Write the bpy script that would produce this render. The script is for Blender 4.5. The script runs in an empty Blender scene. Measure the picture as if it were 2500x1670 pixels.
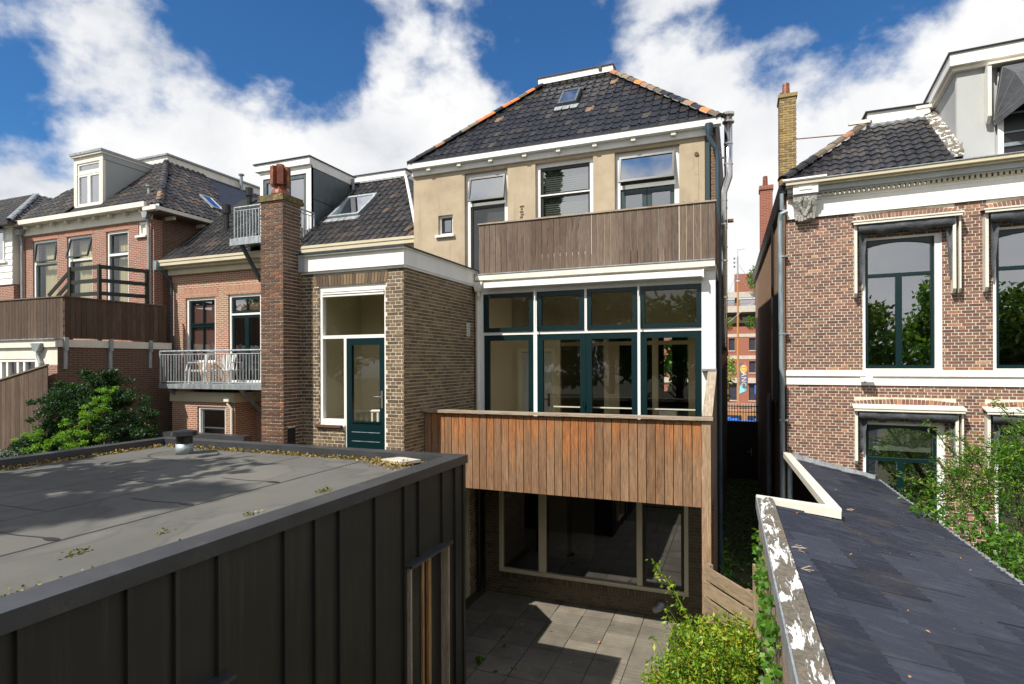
import bpy, math, random
import numpy as np
from mathutils import Vector, Matrix
random.seed(7); RNG = np.random.default_rng(11)
R = math.radians
S = bpy.context.scene
COL = S.collection

# ---------------------------------------------------------------- camera, world, sun, exposure
# openings of blue sky between the clouds: direction, inner and outer cosine, depth
GAPS = [((-.90, .72, .60), .945, .995, .27), ((-1.24, .6, .36), .988, .999, .20), ((-.30, .956, .64), .985, .999, .16), ((.165, 1.14, .59), .985, .999, .24)]
CAMZ = 4.89
cam = bpy.data.cameras.new('camera'); camo = bpy.data.objects.new('camera', cam); COL.objects.link(camo)
cam.sensor_width = 36; cam.lens = 1401 / 2500 * 36; cam.shift_y = 0.0208; cam.clip_start = .05; cam.clip_end = 2000
camo.matrix_world = Matrix.Translation((0, 0, CAMZ)) @ Matrix.Rotation(R(21.5), 4, 'Z') @ Matrix.Rotation(R(90), 4, 'X') @ Matrix.Rotation(-.004, 4, 'Z')
S.camera = camo
SUN = Vector((-.454 * math.cos(R(49.5)), -.891 * math.cos(R(49.5)), math.sin(R(49.5)))).normalized()
sl = bpy.data.lights.new('sun', 'SUN'); sl.energy = 4.8; sl.angle = R(.53); sl.color = (1, .95, .86)
so = bpy.data.objects.new('sun', sl); COL.objects.link(so); so.rotation_euler = SUN.to_track_quat('Z', 'Y').to_euler(); so.location = SUN * 60
S.view_settings.view_transform = 'Standard'; S.view_settings.look = 'None'; S.view_settings.gamma = 1; S.view_settings.exposure = .48
S.view_settings.use_curve_mapping = False
S.render.engine = 'CYCLES'
S.cycles.max_bounces = 8; S.cycles.transparent_max_bounces = 12; S.cycles.diffuse_bounces = 3

class NT:
    def __init__(s, tree): s.t = tree; s.n = tree.nodes; s.l = tree.links
    def add(s, typ, **kw):
        n = s.n.new(typ)
        for k, v in kw.items(): setattr(n, k, v)
        return n
    def set(s, sock, v):
        if hasattr(v, 'is_linked') or isinstance(v, bpy.types.NodeSocket): s.l.new(v, sock)
        else:
            try: sock.default_value = v
            except Exception: sock.default_value = (v[0], v[1], v[2], 1)
    def math(s, op, a, b=0., c=None, clamp=False):
        n = s.add('ShaderNodeMath', operation=op, use_clamp=clamp); s.set(n.inputs[0], a); s.set(n.inputs[1], b)
        if c is not None: s.set(n.inputs[2], c)
        return n.outputs[0]
    def vmath(s, op, a, b=(0, 0, 0)):
        n = s.add('ShaderNodeVectorMath', operation=op); s.set(n.inputs[0], a); s.set(n.inputs[1], b)
        return n.outputs['Value'] if op in ('DOT_PRODUCT', 'LENGTH') else n.outputs[0]
    def noise(s, vec, scale, detail=4., rough=.55, dist=0.):
        n = s.add('ShaderNodeTexNoise'); s.set(n.inputs['Vector'], vec)
        n.inputs['Scale'].default_value = scale; n.inputs['Detail'].default_value = detail
        n.inputs['Roughness'].default_value = rough; n.inputs['Distortion'].default_value = dist
        return n.outputs['Fac']
    def maprange(s, v, a, b, c=0., d=1., smooth=False):
        n = s.add('ShaderNodeMapRange', interpolation_type='SMOOTHSTEP' if smooth else 'LINEAR')
        for i, x in enumerate((v, a, b, c, d)): s.set(n.inputs[i], x)
        return n.outputs[0]
    def ramp(s, fac, stops, const=False):
        n = s.add('ShaderNodeValToRGB'); s.set(n.inputs[0], fac); r = n.color_ramp
        if const: r.interpolation = 'CONSTANT'
        while len(r.elements) > 1: r.elements.remove(r.elements[-1])
        r.elements[0].position = stops[0][0]; r.elements[0].color = (*stops[0][1], 1)
        for p, c in stops[1:]: e = r.elements.new(p); e.color = (*c, 1)
        return n.outputs[0]
    def mix(s, fac, a, b, mode='MIX'):
        n = s.add('ShaderNodeMix', data_type='RGBA', blend_type=mode); s.set(n.inputs[0], fac)
        for k, v in ((6, a), (7, b)):
            if isinstance(v, tuple): n.inputs[k].default_value = (*v[:3], 1)
            else: s.l.new(v, n.inputs[k])
        return n.outputs[2]
    def mapping(s, vec, scale=(1, 1, 1), loc=(0, 0, 0)):
        n = s.add('ShaderNodeMapping'); s.set(n.inputs[0], vec); n.inputs[3].default_value = scale; n.inputs[1].default_value = loc
        return n.outputs[0]

world = bpy.data.worlds.new('World'); S.world = world; world.use_nodes = True
wt = NT(world.node_tree); wt.n.clear()
sky = wt.add('ShaderNodeTexSky', sky_type='NISHITA', sun_disc=False)
sky.sun_elevation = math.asin(SUN.z); sky.sun_rotation = math.atan2(SUN.x, SUN.y); sky.air_density = 1.0; sky.dust_density = .3; sky.ozone_density = 3.0
dv = wt.add('ShaderNodeTexCoord').outputs['Generated']
dn = wt.vmath('NORMALIZE', dv)
sx = wt.add('ShaderNodeSeparateXYZ'); wt.set(sx.inputs[0], dn)
# cumulus: fractal noise over a gently flattened direction sphere, thicker towards the horizon
pv = wt.mapping(dn, (1, 1, 1.35), (3.1, .6, 1.7))
n1 = wt.noise(pv, 3.1, 7, .52, .0); n2 = wt.noise(pv, 9.0, 8, .58, .1)
cov = wt.math('ADD', n1, wt.math('MULTIPLY', wt.math('SUBTRACT', n2, .5), .5))
cov = wt.math('ADD', cov, wt.maprange(sx.outputs[2], 0.26, .56, .35, .09))
def gap(d, c0, c1, amt):
    d = Vector(d).normalized()
    return wt.math('MULTIPLY', wt.maprange(wt.vmath('DOT_PRODUCT', dn, tuple(d)), c0, c1, 0., 1., True), -amt)
for g in GAPS: cov = wt.math('ADD', cov, gap(*g))
cf = wt.maprange(cov, .49, .67, 0, 1, True)
thick = wt.maprange(cov, .62, .98, 0, 1, True)
shade = wt.noise(pv, 5.5, 6, .55, .3)
ccol = wt.ramp(shade, [(.30, (.46, .49, .53)), (.44, (.62, .63, .65)), (.62, (.72, .72, .72))])
skyc = wt.mix(1.0, sky.outputs[0], (.030, .062, .088), 'MULTIPLY')
bgc = wt.mix(cf, skyc, ccol)
below = wt.maprange(sx.outputs[2], -.05, 0., 0, 1)
bgc = wt.mix(below, (.18, .17, .15), bgc)
bg = wt.add('ShaderNodeBackground'); wt.l.new(bgc, bg.inputs[0]); bg.inputs[1].default_value = 1.0
wo = wt.add('ShaderNodeOutputWorld'); wt.l.new(bg.outputs[0], wo.inputs[0])

# ---------------------------------------------------------------- mesh helpers
class MB:
    """collects geometry; box() works in a wall frame: a along the wall, d outward, z up"""
    def __init__(s, o=(0, 0), ang=0.):
        s.v = []; s.f = []; s.t = []; s.fr(o, ang)
    def fr(s, o, ang=0.):
        s.o = o; s.u = (math.cos(R(ang)), math.sin(R(ang))); s.n = (s.u[1], -s.u[0]); return s
    def P(s, a, d, z): return (s.o[0] + a * s.u[0] + d * s.n[0], s.o[1] + a * s.u[1] + d * s.n[1], z)
    def hexa(s, p, t=0.):
        i = len(s.v); s.v += p
        for q in ((3, 2, 1, 0), (4, 5, 6, 7), (0, 1, 5, 4), (1, 2, 6, 5), (2, 3, 7, 6), (3, 0, 4, 7)): s.f.append([i + k for k in q]); s.t.append(t)
        return s
    def box(s, a0, a1, d0, d1, z0, z1, t=0.):
        s.hexa([s.P(a0, d1, z0), s.P(a1, d1, z0), s.P(a1, d0, z0), s.P(a0, d0, z0), s.P(a0, d1, z1), s.P(a1, d1, z1), s.P(a1, d0, z1), s.P(a0, d0, z1)], t); return s
    def w(s, x0, x1, y0, y1, z0, z1, t=0.):
        s.hexa([(x0, y0, z0), (x1, y0, z0), (x1, y1, z0), (x0, y1, z0), (x0, y0, z1), (x1, y0, z1), (x1, y1, z1), (x0, y1, z1)], t); return s
    def face(s, pts, t=0.):
        i = len(s.v); s.v += [tuple(p) for p in pts]; s.f.append(list(range(i, i + len(pts)))); s.t.append(t); return s
    def prism(s, pts, vec):
        n = len(pts); i = len(s.v); s.v += [tuple(p) for p in pts] + [tuple(Vector(p) + Vector(vec)) for p in pts]
        s.f.append([i + k for k in range(n)][::-1]); s.f.append([i + n + k for k in range(n)])
        for k in range(n): s.f.append([i + k, i + (k + 1) % n, i + n + (k + 1) % n, i + n + k])
        s.t += [0.] * (n + 2); return s
    def frame(s, a0, a1, z0, z1, w, d0, d1, wt=None, wb=None):
        wt = w if wt is None else wt; wb = w if wb is None else wb
        s.box(a0, a0 + w, d0, d1, z0, z1); s.box(a1 - w, a1, d0, d1, z0, z1)
        s.box(a0 + w, a1 - w, d0, d1, z1 - wt, z1); s.box(a0 + w, a1 - w, d0, d1, z0, z0 + wb); return s
    def tube(s, pts, r, n=10, caps=True):
        pts = [Vector(p) for p in pts]; rings = []
        rr = r if isinstance(r, (list, tuple)) else [r] * len(pts)
        ref = None
        for k, p in enumerate(pts):
            t = ((pts[k + 1] - p) if k == 0 else (p - pts[k - 1]) if k == len(pts) - 1 else (pts[k + 1] - pts[k - 1])).normalized()
            if ref is None: ref = Vector((1, 0, 0)) if abs(t.x) < .8 else Vector((0, 1, 0))
            x = (ref - t * ref.dot(t)).normalized(); y = t.cross(x); ref = x
            i = len(s.v)
            for m in range(n):
                a = 2 * math.pi * m / n; s.v.append(tuple(p + (x * math.cos(a) + y * math.sin(a)) * rr[k]))
            rings.append(i)
        for k in range(len(pts) - 1):
            for m in range(n):
                s.f.append([rings[k] + m, rings[k] + (m + 1) % n, rings[k + 1] + (m + 1) % n, rings[k + 1] + m]); s.t.append(0.)
        if caps:
            s.f.append([rings[0] + m for m in range(n)][::-1]); s.f.append([rings[-1] + m for m in range(n)]); s.t += [0., 0.]
        return s
    def mesh(s, name, mat, smooth=False):
        me = bpy.data.meshes.new(name); me.from_pydata(s.v, [], s.f)
        if any(s.t):
            at = me.attributes.new('tint', 'FLOAT', 'FACE'); at.data.foreach_set('value', np.array(s.t, dtype=np.float32))
        if mat: me.materials.append(mat)
        if smooth: me.shade_smooth()
        return me
    def build(s, name, mat, parent=None, smooth=False, kind=None):
        return put(name, s.mesh(name, mat, smooth), parent, kind)

def put(name, me, parent=None, kind=None, mw=None):
    o = bpy.data.objects.new(name, me); COL.objects.link(o)
    M = mw if mw is not None else Matrix.Identity(4)
    if parent is not None:
        o.parent = parent
        if parent.type == 'EMPTY': M = Matrix.Translation(-parent.location) @ M
    if mw is not None or (parent is not None and parent.type == 'EMPTY'): o.matrix_local = M
    if kind: o['kind'] = kind
    return o
def tag(o, label, cat, group=None, kind=None):
    o['label'] = label; o['category'] = cat
    if group: o['group'] = group
    if kind: o['kind'] = kind
    return o
def root(name, loc, label, cat, group=None):
    o = bpy.data.objects.new(name, None); COL.objects.link(o); o.location = loc; o.empty_display_size = .3
    bpy.context.view_layer.update()
    return tag(o, label, cat, group)
def struct(name, mb, mat):
    o = mb.build(name, mat); o['kind'] = 'structure'; return o

def holed(mb, a0, a1, z0, z1, d0, d1, holes):
    """wall slab with rectangular holes, as butted boxes"""
    xs = sorted({a0, a1, *[h[0] for h in holes], *[h[1] for h in holes]}); xs = [x for x in xs if a0 <= x <= a1]
    for i in range(len(xs) - 1):
        c = (xs[i] + xs[i + 1]) / 2
        cuts = sorted([(max(h[2], z0), min(h[3], z1)) for h in holes if h[0] < c < h[1]])
        z = z0
        for b, t in cuts:
            if b > z + 1e-6: mb.box(xs[i], xs[i + 1], d0, d1, z, b)
            z = max(z, t)
        if z < z1 - 1e-6: mb.box(xs[i], xs[i + 1], d0, d1, z, z1)
    return mb

CAMP = Vector((0, 0, CAMZ)); CF = Vector((-math.sin(R(21.5)), math.cos(R(21.5)), 0)); CR = Vector((CF.y, -CF.x, 0))
def seen(p):
    v = Vector(p) - CAMP; z = v.dot(CF)
    return z > .5 and abs(v.dot(CR)) < z * .90 and -.57 * z < v.z < .64 * z

def brick_layer(parent, mat, o, ang, a0, a1, z0, z1, holes=(), bond='cross', limit=300, L=.2085, H=.0475, J=.015, d=.0, name='brick', skipfn=None):
    """bricks standing 6 mm proud of the mortar: the nearest as objects, the rest joined"""
    fr = MB(o, ang); rest = MB(o, ang); full = []; pitch = H + J; row = 0; z = z0
    while z + H <= z1 + .012:
        zt = min(z + H, z1)
        hd = (row % 2 == 1) and bond == 'cross'
        l = (L - J) / 2 if hd else L
        off = (0 if not hd else 0) + ({0: 0, 1: L / 4, 2: (L + J) / 2, 3: L / 4}[row % 4] if bond == 'cross' else (row % 2) * (L + J) / 2)
        a = a0 - off
        while a < a1:
            segs = [(max(a, a0), min(a + l, a1))]
            for h in holes:
                if h[2] < zt - .008 and h[3] > z + .008:
                    ns = []
                    for s0, s1 in segs:
                        if h[1] <= s0 or h[0] >= s1: ns.append((s0, s1))
                        else:
                            if h[0] - s0 > .02: ns.append((s0, h[0]))
                            if s1 - h[1] > .02: ns.append((h[1], s1))
                    segs = ns
            for s0, s1 in segs:
                if s1 - s0 < .02: continue
                if skipfn and skipfn((s0 + s1) / 2, (z + zt) / 2): continue
                c = Vector(fr.P((s0 + s1) / 2, d, (z + zt) / 2))
                if s1 - s0 > l - .003 and zt - z > H - .003 and seen(c): full.append(((c - CAMP).length, s0, z, hd))
                else: rest.box(s0, s1, d - .015, d + .006 + random.uniform(-.002, .002), z, zt, random.uniform(.01, 1))
            a += l + J
        z += pitch; row += 1
    full.sort()
    lh = (L - J) / 2
    ms = [MB().box(0, L, -.015, .006, 0, H).mesh(name, mat), MB().box(0, lh, -.015, .006, 0, H).mesh(name, mat)]
    for k, (ds, s0, z, hd) in enumerate(full):
        if k < limit:
            mw = Matrix.Translation(fr.P(s0, d + random.uniform(-.002, .002), z)) @ Matrix.Rotation(R(ang), 4, 'Z')
            put(name, ms[1 if hd else 0], parent, mw=mw)
        else: rest.box(s0, s0 + (lh if hd else L), d - .015, d + .006 + random.uniform(-.002, .002), z, z + H, random.uniform(.01, 1))
    if rest.v: rest.build('brickwork', mat, parent, kind='stuff')

def tile_mesh(mat, w, L, kind='pan'):
    if kind == 'pan': cs = [(0, .006), (.06, 0), (.72, 0), (.78, .026), (.89, .036), (.99, .018), (1.04, .006)]
    else: cs = [(0, .03), (.15, .034), (.3, .022), (.48, 0), (.66, .002), (.84, .020), (1.0, .032)]
    mb = MB(); n = len(cs); k = w / .21
    for v, lift in ((0, .024), (L, .004)):
        for x, h in cs: mb.v.append((x * w, v, h * k + lift))
    for x, h in cs: mb.v.append((x * w, 0, h * k + .006))
    for i in range(n - 1): mb.f.append([i, i + 1, n + i + 1, n + i]); mb.f.append([2 * n + i, 2 * n + i + 1, i + 1, i])
    mb.t = [0.] * len(mb.f)
    return mb.mesh('roof_tile', mat)

def tile_roof(parent, mat, base_mat, p0, p1, up, poly, w=.21, row=.29, excl=(), limit=300, kind='pan'):
    """pantiles on the plane through eave p0->p1 and slope vector up (unit); poly: polygon in (a,b) plane coordinates"""
    p0 = Vector(p0); u = (Vector(p1) - p0).normalized(); v = Vector(up).normalized(); nrm = u.cross(v).normalized()
    base = MB(); base.face([p0 + u * a + v * b - nrm * .012 for a, b in poly]); base.build('roof_deck', base_mat, parent)
    def inside(a, b):
        c = False; j = len(poly) - 1
        for i in range(len(poly)):
            if (poly[i][1] > b) != (poly[j][1] > b) and a < (poly[j][0] - poly[i][0]) * (b - poly[i][1]) / (poly[j][1] - poly[i][1]) + poly[i][0]: c = not c
            j = i
        return c
    me = tile_mesh(mat, w, row * 1.13, kind); src = [tuple(x.co) for x in me.vertices]; sf = [list(p.vertices) for p in me.polygons]
    amin = min(p[0] for p in poly); amax = max(p[0] for p in poly); bmax = max(p[1] for p in poly)
    cells = []; nb = int(bmax / row) + 1
    for r in range(nb):
        for c in range(int((amax - amin) / w) + 1):
            a = amin + c * w; b = r * row
            if not inside(a + w / 2, b + row * .5): continue
            if any(e[0] < a + w / 2 < e[1] and e[2] < b + row / 2 < e[3] for e in excl): continue
            q = p0 + u * a + v * b
            cells.append((0 if seen(q) else 1, (q - CAMP).length, a, b))
    cells.sort(); rest = MB()
    for k, (sn, ds, a, b) in enumerate(cells):
        q = p0 + u * (a + random.uniform(-.004, .004)) + v * (b + random.uniform(-.008, .008)) + nrm * random.uniform(0, .006)
        rot = random.uniform(-.012, .012)
        uu = u * math.cos(rot) + v * math.sin(rot); vv = v * math.cos(rot) - u * math.sin(rot)
        M = Matrix(((uu.x, vv.x, nrm.x, q.x), (uu.y, vv.y, nrm.y, q.y), (uu.z, vv.z, nrm.z, q.z), (0, 0, 0, 1)))
        if k < limit and sn == 0: put('roof_tile', me, parent, mw=M)
        else:
            i = len(rest.v); rest.v += [tuple(M @ Vector(x)) for x in src]; t = random.uniform(.01, 1)
            for fc in sf: rest.f.append([i + x for x in fc]); rest.t.append(t)
    if rest.v: rest.build('tile_field', mat, parent, kind='stuff')

def cap_tiles(parent, mats, p0, p1, n, r=.11):
    """row of half-round hip tiles from p0 (low) to p1"""
    p0, p1 = Vector(p0), Vector(p1); d = (p1 - p0); ln = d.length / n; t = d.normalized()
    x = t.cross(Vector((0, 0, 1))).normalized(); y = x.cross(t).normalized()
    ms = {}
    for k in range(n):
        m = mats(k)
        if m.name not in ms:
            mb = MB(); N = 6
            for v, rr in ((0, r * 1.05), (ln * 1.12, r * .9)):
                for i in range(N + 1):
                    a = math.pi * i / N; mb.v.append((-math.cos(a) * rr, v, math.sin(a) * rr * .75))
            for i in range(N + 1):
                a = math.pi * i / N; mb.v.append((-math.cos(a) * r * .8, 0, math.sin(a) * r * .5))
            for i in range(N): mb.f += [[i, i + 1, N + 2 + i, N + 1 + i], [2 * N + 2 + i, 2 * N + 3 + i, i + 1, i]]
            mb.t = [0.] * len(mb.f); ms[m.name] = mb.mesh('hip_tile', m)
        q = p0 + t * (k * ln) + Vector((random.uniform(-.006, .006), 0, random.uniform(0, .012)))
        put('hip_tile', ms[m.name], parent, mw=Matrix(((x.x, t.x, y.x, q.x), (x.y, t.y, y.y, q.y), (x.z, t.z, y.z, q.z), (0, 0, 0, 1))))

def leaves(name, pts, size, mat, parent=None, aspect=.5, droop=0., dirs=None, kind=None):
    """leaf-sized folded quads at pts"""
    pts = np.asarray(pts); n = len(pts)
    a = RNG.normal(size=(n, 3)) if dirs is None else dirs + RNG.normal(size=(n, 3)) * .45
    a[:, 2] -= droop; a /= np.linalg.norm(a, axis=1)[:, None]
    b = np.cross(a, RNG.normal(size=(n, 3))); b /= np.linalg.norm(b, axis=1)[:, None]
    sz = size * RNG.uniform(.6, 1.3, n)[:, None]
    tip = a * sz; side = b * sz * aspect * .5; nn = np.cross(a, b) * sz * .12
    v = np.empty((n, 4, 3)); v[:, 0] = pts; v[:, 1] = pts + tip * .5 + side + nn; v[:, 2] = pts + tip; v[:, 3] = pts + tip * .5 - side + nn
    me = bpy.data.meshes.new(name); me.vertices.add(n * 4); me.vertices.foreach_set('co', v.reshape(-1))
    me.loops.add(n * 4); me.loops.foreach_set('vertex_index', np.arange(n * 4)); me.polygons.add(n)
    me.polygons.foreach_set('loop_start', np.arange(n) * 4); me.update(calc_edges=True)
    at = me.attributes.new('tint', 'FLOAT', 'FACE'); at.data.foreach_set('value', RNG.uniform(.01, 1, n).astype(np.float32))
    me.materials.append(mat)
    return put(name, me, parent, kind)
def blob(c, r, n, shell=.55):
    d = RNG.normal(size=(n, 3)); d /= np.linalg.norm(d, axis=1)[:, None]
    return np.array(c) + d * np.array(r) * (RNG.uniform(shell ** 3, 1, n) ** (1 / 3))[:, None]
# ---------------------------------------------------------------- materials
def material(name, fn, rough=.6, metal=0., spec=.5):
    m = bpy.data.materials.new(name); m.use_nodes = True; t = NT(m.node_tree); t.n.clear()
    o = t.add('ShaderNodeOutputMaterial'); p = t.add('ShaderNodeBsdfPrincipled'); t.l.new(p.outputs[0], o.inputs[0])
    p.inputs['Roughness'].default_value = rough; p.inputs['Metallic'].default_value = metal; p.inputs['Specular IOR Level'].default_value = spec
    t.pos = t.add('ShaderNodeNewGeometry').outputs['Position']; t.p = p; t.out = o
    c = fn(t)
    if c is not None: t.set(p.inputs['Base Color'], c if not isinstance(c, tuple) else (*c, 1))
    return m
def bump(t, h, dist=.01, strength=.6):
    b = t.add('ShaderNodeBump'); b.inputs['Distance'].default_value = dist; b.inputs['Strength'].default_value = strength
    t.l.new(h, b.inputs['Height']); t.l.new(b.outputs[0], t.p.inputs['Normal'])
def tint(t):
    a = t.add('ShaderNodeAttribute', attribute_name='tint').outputs['Fac']
    r = t.add('ShaderNodeObjectInfo').outputs['Random']
    return t.math('FRACT', t.math('ADD', a, r))
def scale(c, k): return tuple(x * k for x in c)

def paint(c, dirt=.12, sc=2.5):
    def fn(t):
        n = t.noise(t.mapping(t.pos, (1, 1, .35)), sc, 6, .65); g = t.noise(t.pos, 22, 4)
        f = t.math('MULTIPLY', t.maprange(n, .42, .75), t.maprange(g, .3, .7, .5, 1))
        bump(t, t.noise(t.pos, 60, 3), .002, .3)
        return t.mix(t.math('MULTIPLY', f, dirt * 3), c, tuple(x * k for x, k in zip(c, (.62, .58, .48))))
    return fn
M = {}
M['white'] = material('white_paint', paint((.80, .79, .76), .14), .45)
M['white2'] = material('weathered_white_paint', paint((.74, .71, .62), .2), .5)
M['cream'] = material('cream_paint', paint((.56, .50, .36), .16), .5)
M['beige'] = material('beige_frame_paint', paint((.52, .46, .33), .1), .45)
M['grey_paint'] = material('grey_blue_paint', paint((.42, .45, .46), .2), .5)
M['green'] = material('dark_green_paint', paint((.002, .0165, .019), .05), .3)
M['black'] = material('black_paint', paint((.012, .013, .014), .05), .35)
M['teal'] = material('slate_green_paint', paint((.02, .045, .05), .1), .4)
M['stainwood'] = material('dark_stained_wood', paint((.013, .016, .010), .1), .5)
M['render_grey'] = material('grey_render', paint((.43, .44, .44), .16, 1.2), .8)
M['cladgrey'] = material('grey_panel', paint((.33, .345, .33), .05), .6)

def stucco(t):
    n = t.noise(t.pos, 1.3, 8, .65); s = t.noise(t.mapping(t.pos, (3, 3, .35)), 2.2, 6, .6); g = t.noise(t.pos, 45, 5, .7)
    c = t.ramp(n, [(.3, (.33, .262, .175)), (.5, (.41, .33, .228)), (.7, (.47, .385, .275))])
    c = t.mix(t.math('MULTIPLY', t.maprange(s, .55, .72), .45), c, (.25, .185, .11))
    spots = t.maprange(t.noise(t.pos, 3.2, 9, .75), .60, .70)
    c = t.mix(t.math('MULTIPLY', spots, .5), c, (.24, .17, .10))
    bump(t, g, .006, .5); return c
M['stucco'] = material('ochre_stucco', stucco, .9)

def brick_mat(stops, rough=.85):
    def fn(t):
        k = tint(t); n = t.noise(t.pos, 38, 5, .65); b = t.noise(t.pos, .9, 5, .6)
        c = t.ramp(k, stops)
        c = t.mix(t.maprange(n, .35, .75), t.mix(1., c, (.62, .6, .6), 'MULTIPLY'), t.mix(1., c, (1.25, 1.22, 1.2), 'MULTIPLY'))
        c = t.mix(t.math('MULTIPLY', t.maprange(b, .5, .75), .35), c, (.10, .075, .05))
        bump(t, n, .006, .8); return c
    return fn
M['b_d'] = material('purple_red_brick', brick_mat([(0, (.125, .06, .05)), (.25, (.175, .083, .066)), (.5, (.215, .10, .073)), (.75, (.25, .12, .082)), (.92, (.30, .145, .092)), (.97, (.40, .18, .10)), (1, (.50, .30, .18))]))
M['b_ext'] = material('yellow_brown_brick', brick_mat([(0, (.095, .062, .038)), (.3, (.14, .092, .054)), (.6, (.19, .125, .07)), (.85, (.235, .16, .09)), (1, (.29, .205, .115))]))
M['b_chim'] = material('red_brown_brick', brick_mat([(0, (.085, .043, .028)), (.4, (.125, .06, .038)), (.7, (.16, .078, .046)), (.9, (.18, .105, .055)), (1, (.28, .085, .045))]))
M['b_dark'] = material('mossy_dark_brick', brick_mat([(0, (.06, .045, .025)), (.5, (.10, .07, .04)), (.85, (.12, .09, .05)), (1, (.10, .10, .045))]))
M['b_yel'] = material('lichen_yellow_brick', brick_mat([(0, (.17, .11, .035)), (.4, (.29, .20, .06)), (.75, (.40, .28, .085)), (1, (.20, .14, .07))]))
M['mortar'] = material('lime_mortar', lambda t: t.ramp(t.noise(t.pos, 9, 6, .7), [(.3, (.46, .41, .31)), (.7, (.72, .67, .54))]), .95)
M['mortar_dk'] = material('grey_mortar', lambda t: t.ramp(t.noise(t.pos, 9, 6, .7), [(.3, (.36, .31, .19)), (.7, (.60, .53, .36))]), .95)
M['mortar_brown'] = material('brown_mortar', lambda t: t.ramp(t.noise(t.pos, 9, 6, .7), [(.3, (.10, .085, .05)), (.7, (.20, .17, .11))]), .95)

def brick_tex(c1, c2, mortar, w=.22, h=.0625, msize=.010, extra=(.5, .2, .12), bias=0.):
    """brickwork too far off to tell the bricks apart"""
    def fn(t):
        sp = t.add('ShaderNodeSeparateXYZ'); t.set(sp.inputs[0], t.pos)
        cb = t.add('ShaderNodeCombineXYZ'); t.l.new(t.math('ADD', sp.outputs[0], sp.outputs[1]), cb.inputs[0]); t.l.new(sp.outputs[2], cb.inputs[1])
        b = t.add('ShaderNodeTexBrick'); t.l.new(cb.outputs[0], b.inputs['Vector'])
        b.inputs['Scale'].default_value = 1; b.inputs['Brick Width'].default_value = w; b.inputs['Row Height'].default_value = h
        b.inputs['Mortar Size'].default_value = msize; b.inputs['Mortar Smooth'].default_value = .2; b.inputs['Bias'].default_value = bias
        b.inputs['Color1'].default_value = (*c1, 1); b.inputs['Color2'].default_value = (*c2, 1); b.inputs['Mortar'].default_value = (*mortar, 1)
        n = t.noise(t.pos, 1.6, 7, .65); g = t.noise(t.pos, 25, 5, .7)
        c = t.mix(t.math('MULTIPLY', t.maprange(n, .5, .72), .4), b.outputs[0], extra)
        c = t.mix(t.maprange(g, .35, .7), t.mix(1., c, (.72, .7, .7), 'MULTIPLY'), t.mix(1., c, (1.15, 1.15, 1.15), 'MULTIPLY'))
        bump(t, t.math('SUBTRACT', 1., b.outputs[1]), .008, .7); return c
    return fn
M['bt_b'] = material('orange_red_brickwork', brick_tex((.40, .16, .095), (.27, .11, .07), (.52, .42, .31), msize=.013, extra=(.44, .25, .16)), .9)
M['bt_c'] = material('red_brickwork', brick_tex((.34, .12, .075), (.24, .085, .06), (.42, .33, .26), msize=.012, extra=(.33, .18, .13)), .9)
M['bt_clow'] = material('brown_brickwork', brick_tex((.155, .082, .058), (.115, .062, .045), (.22, .17, .12), w=.24, h=.065, extra=(.15, .09, .06)), .9)
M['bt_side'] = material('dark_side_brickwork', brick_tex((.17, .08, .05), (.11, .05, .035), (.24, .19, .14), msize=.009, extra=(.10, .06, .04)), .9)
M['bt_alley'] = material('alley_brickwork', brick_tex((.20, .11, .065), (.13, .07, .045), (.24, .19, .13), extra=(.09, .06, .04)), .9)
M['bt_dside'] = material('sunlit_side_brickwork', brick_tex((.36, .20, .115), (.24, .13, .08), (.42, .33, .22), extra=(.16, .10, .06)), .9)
M['bt_far'] = material('far_brickwork', brick_tex((.36, .12, .07), (.29, .095, .06), (.34, .2, .14), w=.3, h=.1, extra=(.33, .13, .09)), .9)

def tile_mat(stops, patch=(.42, .13, .035), amount=.66, rough=.33):
    def fn(t):
        k = tint(t); n = t.noise(t.pos, 9, 6, .7); g = t.noise(t.pos, 60, 4, .7)
        c = t.ramp(k, stops)
        c = t.mix(t.maprange(g, .3, .75, 0, .5), c, t.mix(1., c, (1.8, 1.7, 1.6), 'MULTIPLY'))
        c = t.mix(t.math('MULTIPLY', t.maprange(n, amount, amount + .05), .85), c, patch)
        li = t.maprange(t.noise(t.pos, 16, 5, .7), .66, .78)
        c = t.mix(t.math('MULTIPLY', li, .35), c, (.20, .18, .13))
        t.set(t.p.inputs['Roughness'], t.maprange(g, .3, .7, rough - .1, rough + .25))
        bump(t, g, .004, .6); return c
    return fn
TD = [(0, (.008, .009, .012)), (.6, (.014, .015, .019)), (.9, (.028, .026, .026)), (.965, (.05, .045, .038)), (.985, (.17, .14, .09)), (1, (.18, .08, .04))]
M['tile'] = material('blue_black_pantile', tile_mat(TD, amount=.655, rough=.26))
M['tile_b'] = material('brown_black_pantile', tile_mat([(0, (.014, .013, .014)), (.7, (.026, .024, .023)), (.95, (.045, .038, .033)), (1, (.09, .06, .04))], amount=.69, rough=.3))
M['tile_c'] = material('mossy_black_pantile', tile_mat([(0, (.016, .015, .016)), (.7, (.032, .028, .026)), (1, (.075, .055, .04))], amount=.67, rough=.27))
M['tile_d'] = material('glazed_black_pantile', tile_mat([(0, (.012, .012, .014)), (.7, (.022, .021, .022)), (1, (.05, .04, .035))], amount=.72, rough=.2))
M['tile_or'] = material('orange_hip_tile', tile_mat([(0, (.45, .13, .03)), (1, (.52, .17, .05))], amount=.9, rough=.6))
M['tile_br'] = material('grey_brown_hip_tile', tile_mat([(0, (.07, .055, .04)), (.6, (.15, .12, .085)), (.85, (.19, .155, .11)), (1, (.30, .11, .05))], amount=.8, rough=.6))
M['deck'] = material('roof_underlay', lambda t: (.012, .011, .011), .9)
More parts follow.
